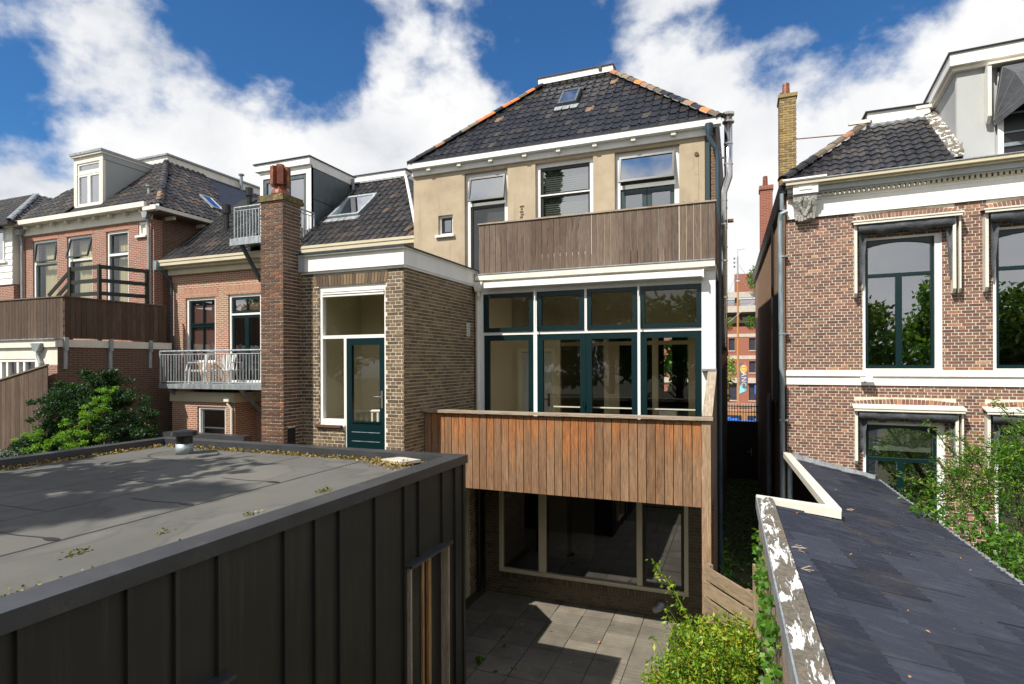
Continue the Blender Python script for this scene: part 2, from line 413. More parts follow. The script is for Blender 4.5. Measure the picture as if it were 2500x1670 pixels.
M['membrane'] = material('blue_black_roof_membrane', lambda t: t.ramp(t.noise(t.pos, 3, 5), [(.3, (.012, .016, .032)), (.7, (.022, .028, .05))]), .6)

def zinc(c, rough=.42, metal=.35):
    def fn(t):
        n = t.noise(t.mapping(t.pos, (4, 4, .8)), 3, 7, .65)
        t.set(t.p.inputs['Roughness'], t.maprange(n, .3, .7, rough - .1, rough + .2))
        return t.mix(t.maprange(n, .35, .7), scale(c, .7), scale(c, 1.2))
    return material('metal', fn, rough, metal)
M['zinc'] = zinc((.26, .31, .34)); M['zinc'].name = 'weathered_zinc'
M['zinc_dk'] = zinc((.10, .125, .135)); M['zinc_dk'].name = 'dark_zinc_sheet'
M['bluepipe'] = zinc((.03, .055, .075), .4, .2); M['bluepipe'].name = 'blue_grey_pipe'
M['galv'] = zinc((.36, .40, .42), .45, .5); M['galv'].name = 'galvanised_steel'
M['steel'] = zinc((.62, .60, .58), .18, 1.0); M['steel'].name = 'stainless_steel'
M['lead'] = zinc((.30, .32, .34), .5, .2); M['lead'].name = 'lead_flashing'
M['anth'] = material('anthracite_sheet', lambda t: (bump(t, t.noise(t.pos, 7, 3), .004, .25), t.mix(t.math('MULTIPLY', t.maprange(t.noise(t.mapping(t.pos, (7, 7, .35)), 2.2, 6, .65), .52, .75), .5), t.ramp(t.noise(t.pos, 1.2, 6), [(.3, (.020, .0195, .0165)), (.7, (.029, .028, .024))]), (.055, .052, .044)))[1], .5, .0, .35)
M['anth_cap'] = material('anthracite_coping', lambda t: t.mix(t.math('MULTIPLY', t.maprange(t.noise(t.pos, 6, 8, .75), .55, .7), .35), t.ramp(t.noise(t.pos, 2.5, 8, .7), [(.3, (.028, .030, .033)), (.7, (.048, .050, .054))]), (.11, .105, .095)), .42)
M['rust'] = material('rusty_iron', lambda t: t.ramp(t.noise(t.pos, 12, 6), [(.3, (.10, .035, .02)), (.7, (.24, .09, .04))]), .8)
M['terra'] = material('glazed_terracotta', lambda t: (bump(t, t.noise(t.pos, 14, 6), .01, .6), t.mix(t.maprange(t.noise(t.pos, 7, 7, .7), .60, .66), t.ramp(t.noise(t.pos, 9, 6), [(.3, (.09, .025, .015)), (.6, (.22, .06, .025)), (.8, (.38, .13, .04))]), (.45, .33, .03)))[1], .4)
M['capstone'] = material('lichen_capstone', lambda t: (bump(t, t.noise(t.pos, 18, 6), .012, .8), t.mix(t.maprange(t.noise(t.pos, 8, 7, .7), .57, .63), t.ramp(t.noise(t.pos, 14, 6), [(.3, (.06, .045, .025)), (.7, (.20, .15, .07))]), (.52, .36, .03)))[1], .95)

def felt(t):
    g = t.noise(t.pos, 420, 2, .6); n = t.noise(t.pos, .7, 7, .6)
    c = t.ramp(n, [(.3, (.075, .073, .067)), (.55, (.105, .102, .093)), (.75, (.13, .12, .10))])
    c = t.mix(t.maprange(g, .3, .7), t.mix(1., c, (.72, .72, .72), 'MULTIPLY'), t.mix(1., c, (1.3, 1.3, 1.28), 'MULTIPLY'))
    st = t.maprange(t.noise(t.pos, 2.4, 8, .7), .60, .72); c = t.mix(t.math('MULTIPLY', st, .45), c, (.15, .11, .06))
    pd = t.noise(t.mapping(t.pos, (1, .6, 1)), .9, 4, .5, .8); ring = t.math('SUBTRACT', t.maprange(pd, .50, .53), t.maprange(pd, .53, .60)); c = t.mix(t.math('MULTIPLY', ring, .35), c, (.05, .05, .048)); c = t.mix(t.math('MULTIPLY', t.maprange(pd, .53, .56), .25), c, (.17, .16, .145))
    bump(t, g, .003, .5); return c
M['felt'] = material('mineral_roofing_felt', felt, .95)
M['bitumen'] = material('melted_bitumen', lambda t: (.016, .015, .014), .6)

def wood(cols, top=None, streak=0.):
    """one board per object: colour from the object's own random number, grain along z"""
    def fn(t):
        tc = t.add('ShaderNodeTexCoord').outputs['Object']; r = t.add('ShaderNodeObjectInfo').outputs['Random']
        off = t.add('ShaderNodeCombineXYZ'); t.l.new(t.math('MULTIPLY', r, 37.), off.inputs[0]); t.l.new(t.math('MULTIPLY', r, 91.), off.inputs[2])
        v = t.vmath('ADD', tc, off.outputs[0])
        gr = t.noise(t.mapping(v, (26, 26, 1.1)), 3, 6, .65, 1.2); fine = t.noise(t.mapping(v, (120, 120, 4)), 3, 3, .6); bl = t.noise(t.mapping(v, (6, 6, 1.3)), 1.6, 4, .6)
        wn = t.noise(t.mapping(t.pos, (.9, .9, .25)), 1.3, 4, .6)
        c = t.ramp(t.math('ADD', t.math('MULTIPLY', r, .55), t.math('MULTIPLY', t.maprange(wn, .3, .7), .45)), cols)
        c = t.mix(t.maprange(gr, .32, .72), t.mix(1., c, (.42, .37, .33), 'MULTIPLY'), t.mix(1., c, (1.45, 1.42, 1.38), 'MULTIPLY'))
        c = t.mix(t.maprange(fine, .35, .7, 0, .35), c, t.mix(1., c, (.55, .52, .5), 'MULTIPLY'))
        c = t.mix(t.maprange(bl, .52, .72, 0, .5), c, t.mix(1., c, (.5, .46, .44), 'MULTIPLY'))
        if top:
            sp = t.add('ShaderNodeSeparateXYZ'); t.set(sp.inputs[0], tc)
            f = t.math('ADD', sp.outputs[2], t.math('MULTIPLY', t.math('SUBTRACT', gr, .5), 2.2))
            f = t.math('ADD', f, t.math('MULTIPLY', t.math('SUBTRACT', t.math('FRACT', t.math('MULTIPLY', r, 7.3)), .5), 1.1))
            c = t.mix(t.maprange(f, top[0], top[1], 0, .75, True), c, t.mix(t.maprange(gr, .4, .6), (.17, .045, .010), (.44, .16, .035)))
        bump(t, gr, .004, .7); return c
    return fn
M['cedar'] = material('weathered_cedar', wood([(0, (.185, .098, .046)), (.4, (.25, .142, .074)), (.75, (.30, .185, .105)), (1, (.36, .25, .16))], (.70, 1.45)), .75)
M['greywood'] = material('silvered_cedar', wood([(0, (.10, .066, .046)), (.4, (.145, .102, .075)), (.8, (.19, .145, .112)), (1, (.235, .19, .155))]), .8)
M['brownwood'] = material('brown_boards', wood([(0, (.060, .038, .026)), (.5, (.095, .062, .042)), (1, (.15, .105, .072))]), .8)
M['palewood'] = material('silver_grey_timber', wood([(0, (.36, .30, .23)), (1, (.42, .36, .28))]), .8)
M['postwood'] = material('bleached_timber', wood([(0, (.34, .23, .145)), (1, (.40, .28, .18))]), .8)
M['fencewood'] = material('fence_timber', wood([(0, (.26, .20, .13)), (1, (.34, .265, .175))]), .85)
M['pine'] = material('oiled_pine', wood([(0, (.42, .25, .10)), (1, (.46, .29, .13))]), .6)
M['oldwood'] = material('old_grey_wood', wood([(0, (.13, .10, .07)), (1, (.2, .16, .12))]), .85)
def verge(t):
    n = t.noise(t.mapping(t.pos, (3.2, .55, 3.2)), 3.6, 9, .72, .6); g = t.noise(t.pos, 30, 6, .7); m = t.noise(t.pos, 5, 6, .6)
    c = t.ramp(g, [(.3, (.045, .04, .03)), (.7, (.19, .165, .13))])
    c = t.mix(t.maprange(m, .55, .75), c, (.20, .14, .09))
    f = t.maprange(n, .515, .545); bump(t, t.math('ADD', f, t.math('MULTIPLY', g, .4)), .008, .8)
    return t.mix(f, c, (.74, .73, .70))
M['verge'] = material('flaking_white_paint', verge, .8)
def oldwall(t):
    g = t.noise(t.mapping(t.pos, (1, .8, 6)), 6, 7, .7); n = t.noise(t.pos, 2, 6)
    c = t.ramp(g, [(.3, (.14, .09, .065)), (.5, (.30, .21, .16)), (.7, (.48, .40, .34))]); bump(t, g, .02, .8); return c
M['oldwall'] = material('crumbling_brick_wall', oldwall, .95)
def corr(t):
    k = tint(t); n = t.noise(t.mapping(t.pos, (.7, 6, 1)), 2.4, 7, .7); g = t.noise(t.pos, 55, 4, .7); q = t.noise(t.pos, 1.1, 5, .6)
    c = t.ramp(k, [(0, (.009, .011, .019)), (.5, (.015, .018, .029)), (1, (.030, .034, .050))])
    c = t.mix(t.maprange(n, .5, .75, 0, .5), c, (.06, .07, .10)); c = t.mix(t.maprange(q, .56, .72, 0, .5), c, (.055, .045, .036))
    c = t.mix(t.maprange(g, .66, .76, 0, .4), c, (.20, .19, .17)); bump(t, g, .003, .5)
    t.set(t.p.inputs['Roughness'], t.maprange(n, .3, .7, .26, .5)); return c
M['corr'] = material('blue_black_corrugated_sheet', corr, .45)

def concrete(t):
    g = t.noise(t.pos, 70, 5, .7); n = t.noise(t.pos, 2.2, 7, .6); k = tint(t)
    c = t.ramp(n, [(.3, (.15, .132, .105)), (.5, (.215, .19, .15)), (.72, (.28, .25, .20))])
    c = t.mix(1., c, t.ramp(k, [(0, (.80, .8, .8)), (1, (1.15, 1.13, 1.1))]), 'MULTIPLY')
    sp = t.add('ShaderNodeSeparateXYZ'); t.set(sp.inputs[0], t.pos)
    wv = t.math('SINE', t.math('ADD', t.math('MULTIPLY', sp.outputs[1], 62.), t.math('MULTIPLY', n, 9.)))
    ridge_shade = t.math('MULTIPLY', t.maprange(wv, -.2, .8), t.maprange(t.noise(t.pos, 1.1, 3), .42, .6))  # dark wavy stripes paint the shading of the slabs' relief into the colour
    c = t.mix(t.math('MULTIPLY', ridge_shade, .38), c, t.mix(1., c, (.55, .54, .53), 'MULTIPLY'))
    c = t.mix(t.maprange(g, .35, .7), t.mix(1., c, (.62, .62, .62), 'MULTIPLY'), c); bump(t, g, .004, .6); return c
M['slab'] = material('concrete_paving', concrete, .92)
M['concrete'] = material('pale_concrete', lambda t: t.ramp(t.noise(t.pos, 4, 7, .6), [(.3, (.38, .35, .29)), (.7, (.52, .49, .42))]), .9)
M['soil'] = material('soil_and_moss', lambda t: t.ramp(t.noise(t.pos, 3, 8, .7), [(.3, (.03, .022, .014)), (.5, (.06, .05, .03)), (.62, (.04, .06, .02)), (.8, (.08, .065, .04))]), .95)
M['ground'] = material('garden_ground', lambda t: t.ramp(t.noise(t.pos, .6, 8, .7), [(.3, (.05, .06, .025)), (.55, (.08, .075, .04)), (.75, (.12, .11, .08))]), .95)
M['street'] = material('brick_street', lambda t: t.ramp(t.noise(t.pos, 3, 6), [(.3, (.25, .15, .11)), (.7, (.33, .22, .17))]), .9)
M['water'] = material('canal_water', lambda t: (bump(t, t.noise(t.pos, 2.5, 5), .05, .4), (.03, .045, .04))[1], .08)

def glass_mat(name, tintc=(.80, .83, .80), k=1.5, base=.03, rough=0.):
    m = bpy.data.materials.new(name); m.use_nodes = True; t = NT(m.node_tree); t.n.clear()
    o = t.add('ShaderNodeOutputMaterial'); tr = t.add('ShaderNodeBsdfTransparent'); gl = t.add('ShaderNodeBsdfGlossy')
    tr.inputs[0].default_value = (*tintc, 1); gl.inputs[0].default_value = (.95, .97, 1, 1); gl.inputs['Roughness'].default_value = rough
    geo = t.add('ShaderNodeNewGeometry'); pos = geo.outputs['Position']
    cosi = t.math('ABSOLUTE', t.vmath('DOT_PRODUCT', geo.outputs['Incoming'], geo.outputs['Normal']))
    schlick = t.math('MULTIPLY_ADD', t.math('POWER', t.math('SUBTRACT', 1., cosi, clamp=True), 5.), .92, .08)
    b = t.add('ShaderNodeBump'); b.inputs['Distance'].default_value = .003; b.inputs['Strength'].default_value = .12
    t.l.new(t.noise(pos, 1.6, 2), b.inputs['Height']); t.l.new(b.outputs[0], gl.inputs['Normal'])
    f = t.math('MULTIPLY_ADD', schlick, k, base, clamp=True)
    mx = t.add('ShaderNodeMixShader'); t.l.new(f, mx.inputs[0]); t.l.new(tr.outputs[0], mx.inputs[1]); t.l.new(gl.outputs[0], mx.inputs[2]); t.l.new(mx.outputs[0], o.inputs[0])
    return m
M['glass'] = glass_mat('window_glass', (.88, .9, .87), 1.2, .01)
M['glass_c'] = glass_mat('clear_window_glass', (.93, .94, .91), 1.0, .0)
M['glass_g'] = glass_mat('dark_reflecting_glass', (.40, .42, .40), 2.2, .07)
M['glass_r'] = glass_mat('old_reflecting_glass', (.62, .66, .62), 2.6, .16)
M['glass_s'] = glass_mat('double_glazing', (.5, .54, .54), 3.0, .26)
M['in_wall'] = material('interior_plaster', lambda t: (.74, .64, .42), .9)
M['in_cream'] = material('interior_cream_paint', lambda t: (.86, .76, .50), .6)
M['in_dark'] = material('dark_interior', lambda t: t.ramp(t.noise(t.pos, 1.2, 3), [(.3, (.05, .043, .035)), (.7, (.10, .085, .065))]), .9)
M['in_white'] = material('interior_white', lambda t: (.70, .70, .64), .6)
M['in_floor'] = material('interior_floor', lambda t: (.20, .14, .09), .4)
M['in_red'] = material('red_cupboard', lambda t: (.42, .02, .04), .4)
M['curtain'] = material('cream_curtain', lambda t: (.56, .49, .31), .9)
M['lace'] = material('grey_blind', lambda t: (.35, .36, .34), .9)
M['pink'] = material('pink_blind', lambda t: (.42, .20, .19), .9)
M['fabric'] = material('charcoal_awning_cloth', lambda t: (bump(t, t.noise(t.pos, 9, 5), .03, .5), t.ramp(t.noise(t.pos, 6, 5), [(.3, (.045, .05, .058)), (.7, (.085, .09, .10))]))[1], .7)
M['stitch'] = material('awning_seam', lambda t: (.22, .22, .22), .8)
M['plastic'] = material('white_garden_plastic', lambda t: (.70, .70, .67), .4)
M['cloth'] = material('washing', lambda t: t.ramp(t.noise(t.pos, 5, 4), [(.42, (.6, .6, .56)), (.5, (.12, .15, .08)), (.58, (.55, .53, .48))]), .9)
M['stone'] = material('carved_stone', lambda t: (bump(t, t.noise(t.pos, 16, 6), .03, 1.), t.ramp(t.noise(t.pos, 10, 6, .7), [(.3, (.15, .145, .13)), (.6, (.42, .41, .38)), (.75, (.68, .67, .63))]))[1], .9)
def leaf(name, stops, tr=.35):
    m = bpy.data.materials.new(name); m.use_nodes = True; t = NT(m.node_tree); t.n.clear()
    o = t.add('ShaderNodeOutputMaterial'); k = tint(t); c = t.ramp(k, stops)
    p = t.add('ShaderNodeBsdfPrincipled'); p.inputs['Roughness'].default_value = .5; t.l.new(c, p.inputs['Base Color'])
    tl = t.add('ShaderNodeBsdfTranslucent'); t.l.new(t.mix(1., c, (1.5, 1.5, .7), 'MULTIPLY'), tl.inputs[0])
    mx = t.add('ShaderNodeMixShader'); mx.inputs[0].default_value = tr
    t.l.new(p.outputs[0], mx.inputs[1]); t.l.new(tl.outputs[0], mx.inputs[2]); t.l.new(mx.outputs[0], o.inputs[0]); return m
M['lf_con'] = leaf('conifer_leaf', [(0, (.005, .022, .005)), (.6, (.012, .05, .008)), (1, (.03, .09, .012))])
M['lf_conl'] = leaf('young_conifer_leaf', [(0, (.07, .20, .012)), (.5, (.14, .30, .018)), (1, (.24, .40, .03))])
M['lf_shrub'] = leaf('golden_green_leaf', [(0, (.07, .16, .012)), (.4, (.16, .29, .018)), (.8, (.29, .40, .028)), (.95, (.42, .38, .03)), (1, (.34, .15, .03))])
M['lf_ivy'] = leaf('ivy_leaf', [(0, (.035, .12, .012)), (.6, (.08, .21, .018)), (1, (.17, .30, .03))])
M['lf_yew'] = leaf('yew_needle', [(0, (.03, .10, .01)), (.5, (.07, .19, .014)), (.85, (.15, .28, .02)), (1, (.28, .30, .03))])
M['lf_tree'] = leaf('tree_leaf', [(0, (.03, .07, .012)), (.6, (.06, .12, .018)), (1, (.12, .19, .03))])
M['lf_dry'] = leaf('dry_leaf_litter', [(0, (.10, .06, .02)), (.4, (.24, .15, .04)), (.7, (.40, .28, .07)), (1, (.12, .14, .02))], .1)
M['lf_orange'] = leaf('fallen_leaf', [(0, (.40, .16, .04)), (1, (.52, .30, .12))], .1)
M['moss'] = leaf('moss', [(0, (.05, .06, .008)), (.5, (.13, .13, .012)), (1, (.26, .22, .03))], .1)
M['bark'] = material('bark', lambda t: (bump(t, t.noise(t.mapping(t.pos, (8, 8, 2)), 3, 6), .03, .8), t.ramp(t.noise(t.pos, 9, 6), [(.3, (.05, .035, .022)), (.7, (.12, .09, .06))]))[1], .95)
# ---------------------------------------------------------------- shared builders
def planks(parent, mat, o, ang, a0, a1, z0, z1, w=.145, gap=.011, th=.021, d=0., name='plank', ztop=None):
    fr = MB(o, ang); n = max(1, round((a1 - a0) / w)); w = (a1 - a0) / n; cache = {}
    for i in range(n):
        top = z1 if ztop is None else ztop(a0 + (i + .5) * w); h = round(top - z0, 3)
        if h not in cache: cache[h] = MB().box(gap / 2, w - gap / 2, 0, th, 0, h).mesh(name, mat)
        put(name, cache[h], parent, mw=Matrix.Translation(fr.P(a0 + i * w, d + random.uniform(-.002, .002), z0)) @ Matrix.Rotation(R(ang), 4, 'Z'))
def board(name, mat, p0, p1, w, th, parent, up=(0, 0, 1)):
    """straight timber from p0 to p1: long axis is local z so the grain follows it"""
    p0, p1 = Vector(p0), Vector(p1); t = (p1 - p0); L = t.length; t.normalize(); up = Vector(up)
    if abs(up.dot(t)) > .99: up = Vector((1, 0, 0))
    x = (up - t * up.dot(t)).normalized(); y = t.cross(x)
    me = MB().w(-w / 2, w / 2, -th / 2, th / 2, 0, L).mesh(name, mat)
    return put(name, me, parent, mw=Matrix(((x.x, y.x, t.x, p0.x), (x.y, y.y, t.y, p0.y), (x.z, y.z, t.z, p0.z), (0, 0, 0, 1))))
def pane(part, o, ang, a0, a1, z0, z1, d, mat='glass'):
    mb = MB(o, ang); mb.face([mb.P(a0, d, z0), mb.P(a1, d, z0), mb.P(a1, d, z1), mb.P(a0, d, z1)]); return mb.build('pane', M[mat], part)
def window(parent, o, ang, a0, a1, z0, z1, sashes, fw=.07, fmat='white', smat='green', sw=.05, d=-.1, glass='glass', bars=(), name='window', head=None):
    """outer frame with bars, then one sash and pane per opening; sashes: (a0,a1,z0,z1[,mullion])"""
    mb = MB(o, ang); mb.frame(a0, a1, z0, z1, fw, d - .05, d + .05, wt=head)
    for b in bars: mb.box(b[0], b[1], d - .045, d + .045, b[2], b[3])
    part = mb.build(name, M[fmat], parent)
    for s in sashes:
        sb = MB(o, ang); sb.frame(s[0], s[1], s[2], s[3], sw, d - .06, d + .012)
        if len(s) > 4:
            for m in s[4]:
                if m[0] == 'v': sb.box(m[1] - .015, m[1] + .015, d - .055, d + .008, s[2] + sw, s[3] - sw)
                else: sb.box(s[0] + sw, s[1] - sw, d - .054, d + .006, m[1] - .015, m[1] + .015)
        sb.build('sash', M[smat], part); pane(part, o, ang, s[0] + sw * .8, s[1] - sw * .8, s[2] + sw * .8, s[3] - sw * .8, d - .024, glass)
    return part
def tilt_sash(part, o, ang, a0, a1, z0, z1, d, deg, smat='black', sw=.05, glass='glass_s'):
    h = z1 - z0; mb = MB(); mb.frame(0, a1 - a0, -h, 0, sw, -.025, .025)
    fr = MB(o, ang); mw = Matrix.Translation(fr.P(a0, d, z1)) @ Matrix.Rotation(R(ang), 4, 'Z') @ Matrix.Rotation(R(-deg), 4, 'X')
    put('sash', mb.mesh('sash', M[smat]), part, mw=mw)
    g = MB().face([(sw * .8, .0, -h + sw * .8), (a1 - a0 - sw * .8, .0, -h + sw * .8), (a1 - a0 - sw * .8, .0, -sw * .8), (sw * .8, .0, -sw * .8)])
    put('pane', g.mesh('pane', M[glass]), part, mw=mw)
def room(parent, x0, x1, y0, y1, z0, z1, wall='in_wall', floor='in_floor', ceil='in_white', back=True):
    b = MB(); t = .05
    b.w(x0 - t, x0, y0, y1, z0, z1); b.w(x1, x1 + t, y0, y1, z0, z1)
    if back: b.w(x0 - t, x1 + t, y1, y1 + t, z0, z1)
    r = b.build('interior_wall', M[wall], parent)
    MB().w(x0 - t, x1 + t, y0, y1 + t, z0 - t, z0).build('interior_floor', M[floor], parent)
    MB().w(x0 - t, x1 + t, y0, y1 + t, z1, z1 + t).build('interior_ceiling', M[ceil], parent)
    return r
def curtain(part, x0, x1, y, z0, z1, mat='curtain', waves=9, amp=.035):
    mb = MB(); N = waves * 6
    for i in range(N + 1):
        x = x0 + (x1 - x0) * i / N; yy = y + amp * math.sin(i / 6 * 2 * math.pi + .6 * math.sin(i * .7))
        mb.v += [(x, yy, z0), (x, yy * .3 + y * .7, z1)]
    for i in range(N): mb.f.append([2 * i, 2 * i + 2, 2 * i + 3, 2 * i + 1]); mb.t.append(0.)
    return mb.build('curtain', M[mat], part, smooth=True)
def railing(parent, pts, z0, z1, mat, spacing=.115, post=.02, rail=.028, bar=.012, name='railing'):
    """steel balustrade along a polyline: rails are the part, every bar a sub-part"""
    mb = MB()
    for p, q in zip(pts[:-1], pts[1:]):
        p, q = Vector((*p, 0)), Vector((*q, 0))
        for z, r in ((z1, rail), (z1 - .1, .014), (z0 + .04, .016)): mb.tube([p + Vector((0, 0, z)), q + Vector((0, 0, z))], r, 8)
    for p in pts: mb.w(p[0] - post, p[0] + post, p[1] - post, p[1] + post, z0 - .05, z1)
    part = mb.build(name, mat, parent); bm = MB().w(-bar, bar, -.004 - bar * .3, .004 + bar * .3, 0, z1 - .1 - z0 - .04).mesh('bar', mat)
    for p, q in zip(pts[:-1], pts[1:]):
        L = math.hypot(q[0] - p[0], q[1] - p[1]); n = int(L / spacing); ang = math.atan2(q[1] - p[1], q[0] - p[0])
        for i in range(1, n):
            f = i / n; put('bar', bm, part, mw=Matrix.Translation((p[0] + (q[0] - p[0]) * f, p[1] + (q[1] - p[1]) * f, z0 + .04)) @ Matrix.Rotation(ang, 4, 'Z'))
    return part
def soldier(parent, mat, o, ang, a0, a1, z0, z1, d=0., lean=.0, rise=0., name='arch_brick'):
    """upright bricks of a flat or segmental arch"""
    fr = MB(o, ang); n = max(3, int((a1 - a0) / .064)); w = (a1 - a0) / n
    for i in range(n):
        a = a0 + i * w; k = (i + .5) / n * 2 - 1; zz = rise * (1 - k * k); sh = lean * k; m = MB(o, ang); g = .005; d1 = d + .007
        m.hexa([m.P(a + g, d1, z0 + zz * .5), m.P(a + w - g, d1, z0 + zz * .5), m.P(a + w - g, d - .02, z0 + zz * .5), m.P(a + g, d - .02, z0 + zz * .5),
                m.P(a + g + sh, d1, z1 + zz), m.P(a + w - g + sh, d1, z1 + zz), m.P(a + w - g + sh, d - .02, z1 + zz), m.P(a + g + sh, d - .02, z1 + zz)])
        m.build(name, mat, parent)

# ---------------------------------------------------------------- ground, alley, patio
struct('ground', MB().w(-140, 140, -140, 31, -.4, -.03), M['ground'])
pat = struct('patio', MB().w(-5.3, -.58, 5.0, 11.28, -.2, -.012), M['soil'])
sm = MB().w(.007, .553, .007, .493, -.04, .0).mesh('paving_slab', M['slab'])
for i in range(10):
    for j in range(13):
        x, y = -5.05 + i * .56, 4.82 + j * .5
        if x > -.9: continue
        me = sm
        if x + .56 > -.60: continue
        put('paving_slab', sm, pat, mw=Matrix.Translation((x + random.uniform(-.004, .004), y, random.uniform(-.003, .004))) @ Matrix.Rotation(random.uniform(-.006, .006), 4, 'Z') @ Matrix.Rotation(random.uniform(-.004, .004), 4, 'X'))
MB().w(-.56, -.44, 4.9, 11.0, -.15, .03).build('edging_kerb', M['concrete'], pat)
struct('alley_path', MB().w(-.42, 1.05, 6.0, 30.0, -.2, -.008), M['soil'])

# ---------------------------------------------------------------- main house
H = root('town_house', (-4.2, 13.2, 0), 'ochre stuccoed town house with black tiled hip roof and two timber clad balconies', 'house')
o2 = (0, 13.2)
W1, W2, W3, WS = (-6.485, -5.30, 6.95, 9.735), (-4.572, -3.14, 7.45, 9.745), (-2.634, -1.20, 6.85, 9.74), (-7.246, -6.824, 8.222, 8.734)
wall = holed(MB(o2), -7.98, -.66, 5.6, 9.86, -.3, 0, [W1, W2, W3, WS]).build('stucco_wall', M['stucco'], H)
MB().w(-.66, -.56, 13.22, 13.5, 5.6, 9.86).build('corner_board', M['teal'], H)
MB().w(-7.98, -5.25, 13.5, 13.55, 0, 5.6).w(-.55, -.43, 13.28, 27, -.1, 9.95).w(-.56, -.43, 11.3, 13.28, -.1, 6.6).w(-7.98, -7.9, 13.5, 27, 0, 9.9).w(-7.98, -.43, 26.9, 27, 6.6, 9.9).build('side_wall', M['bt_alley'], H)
# gutter, frieze and brackets
MB().w(-8.02, -.324, 13.0, 13.17, 9.985, 10.125).w(-8.0, -.5, 13.145, 13.199, 9.83, 9.985).build('eaves_gutter', M['white'], H)
MB().w(-8.03, -.315, 12.985, 13.2, 10.125, 10.145).build('gutter_lining', M['black'], H)
bm = MB().w(-.05, .05, 13.04, 13.145, 9.9, 9.985).mesh('eaves_bracket', M['white2'])
for x in (-7.447, -6.572, -5.702, -4.802, -3.949, -3.072, -2.183, -1.306): put('eaves_bracket', bm, H, mw=Matrix.Translation((x, 0, 0)))
# roof
rf = MB().w(-5.24, -3.12, 15.42, 19.5, 12.78, 12.95).w(-5.16, -3.16, 15.5, 19.4, 12.62, 12.78).build('roof_lantern', M['white'], H)
MB().w(-5.27, -3.09, 15.39, 19.6, 12.95, 12.975).build('lantern_trim', M['black'], rf)
MB().w(-3.5, -3.42, 15.38, 15.45, 12.85, 12.95).build('lantern_bracket', M['black'], rf)
roof = MB().face([(-8.0, 13.06, 10.11), (-8.0, 24, 10.11), (-5.15, 21.5, 12.74), (-5.15, 15.5, 12.74)]).face([(-.36, 13.06, 10.11), (-3.14, 15.5, 12.74), (-3.14, 21.5, 12.74), (-.36, 24, 10.11)]).build('roof', M['tile_b'], H)
k = 2.63 / 2.44; sl_ = math.hypot(2.63, 2.44)
tile_roof(roof, M['tile'], M['deck'], (-8.0, 13.06, 10.10), (-.36, 13.06, 10.10), (0, 2.44, 2.63), [(0, 0), (7.64, 0), (4.86, sl_), (2.85, sl_)], w=.212, row=.287, excl=[(3.62, 4.18, 1.95, 2.80)])
cap_tiles(roof, lambda i: M['tile_or'] if i in (8, 9, 11, 12, 14) else M['tile_br'] if i in (3, 6, 7) else M['tile'], (-8.03, 13.05, 10.11), (-5.16, 15.5, 12.75), 16, r=.125)
cap_tiles(roof, lambda i: M['tile_or'] if i in (1, 10) else M['tile'] if i in (4, 5, 6, 2) else M['tile_br'], (-.34, 13.05, 10.11), (-3.13, 15.5, 12.75), 15, r=.125)
# roof light on the slope plane
def slope_pt(x, b, p0=(0, 13.06, 10.10), v=(0, 2.44, 2.63), lift=0.):
    v = Vector(v).normalized(); n = Vector((0, -v.z, v.y)); q = Vector((x, p0[1], p0[2])) + v * b + n * lift; return q
def roof_light(parent, x0, x1, b0, b1, p0, v, fw=.06, fm='zinc_dk', lift=.10, tilt=0.):
    V = Vector(v).normalized(); n = Vector((0, -V.z, V.y)); mw = Matrix(((1, 0, 0, x0), (0, V.y, n.y, p0[1] + V.y * b0), (0, V.z, n.z, p0[2] + V.z * b0), (0, 0, 0, 1)))
    w, h = x1 - x0, b1 - b0
    fr = MB().w(0, fw, 0, h, -.02, lift).w(w - fw, w, 0, h, -.02, lift).w(fw, w - fw, 0, fw, -.02, lift).w(fw, w - fw, h - fw, h, -.02, lift + .01)
    r = put('roof_light', fr.mesh('roof_light', M[fm]), parent, mw=mw)
    if tilt:
        m2 = Matrix.Translation((0, h, lift)) @ Matrix.Rotation(R(tilt), 4, 'X') @ Matrix.Translation((0, -h, 0))
    else: m2 = Matrix.Translation((0, 0, lift))
    put('sash', MB().w(.01, fw + .01, 0, h, 0, .03).w(w - fw - .01, w - .01, 0, h, 0, .03).w(fw + .01, w - fw - .01, 0, fw, 0, .03).w(fw + .01, w - fw - .01, h - fw, h, 0, .03).mesh('sash', M[fm]), r, mw=m2)
    put('pane', MB().face([(fw, fw, .015), (w - fw, fw, .015), (w - fw, h - fw, .015), (fw, h - fw, .015)]).mesh('pane', M['glass_s']), r, mw=m2)
    put('flashing', MB().w(-.06, w + .06, -.22, -.004, .02, .05).mesh('flashing', M['lead']), r)
    put('lining', MB().w(.02, w - .02, .02, h - .02, -.3, -.28).mesh('lining', M['in_white']), r)
    return r
roof_light(roof, -4.36, -3.84, 1.97, 2.76, (0, 13.06, 10.10), (0, 2.44, 2.63))
# upper windows
room(H, -7.9, -.7, 13.55, 17.5, 6.8, 9.8, 'in_white', 'in_floor')
w1 = window(H, o2, 0, W1[0], W1[1], W1[2], W1[3], [(-6.37, -5.40, 7.05, 8.88)], fw=.12, smat='black', glass='glass', bars=[(-6.365, -5.42, 8.9, 8.98)], d=-.15, head=.1)
tilt_sash(w1, o2, 0, -6.38, -5.39, 8.99, 9.62, -.09, 11)
w2 = window(H, o2, 0, W2[0], W2[1], W2[2], W2[3], [(-4.47, -3.24, 7.55, 8.96), (-4.47, -3.24, 8.98, 9.62)], fw=.10, smat='black', glass='glass_r', d=-.14, bars=[(-4.47, -3.24, 8.955, 8.985)], sw=.045)
bl = MB()
for i in range(38): bl.w(-4.42, -3.28, 13.42, 13.45, 7.6 + i * .052, 7.6 + i * .052 + .03)
MB().w(-6.2, -5.5, 14.0, 14.04, 6.8, 8.9).build('inner_door', M['in_white'], w1)
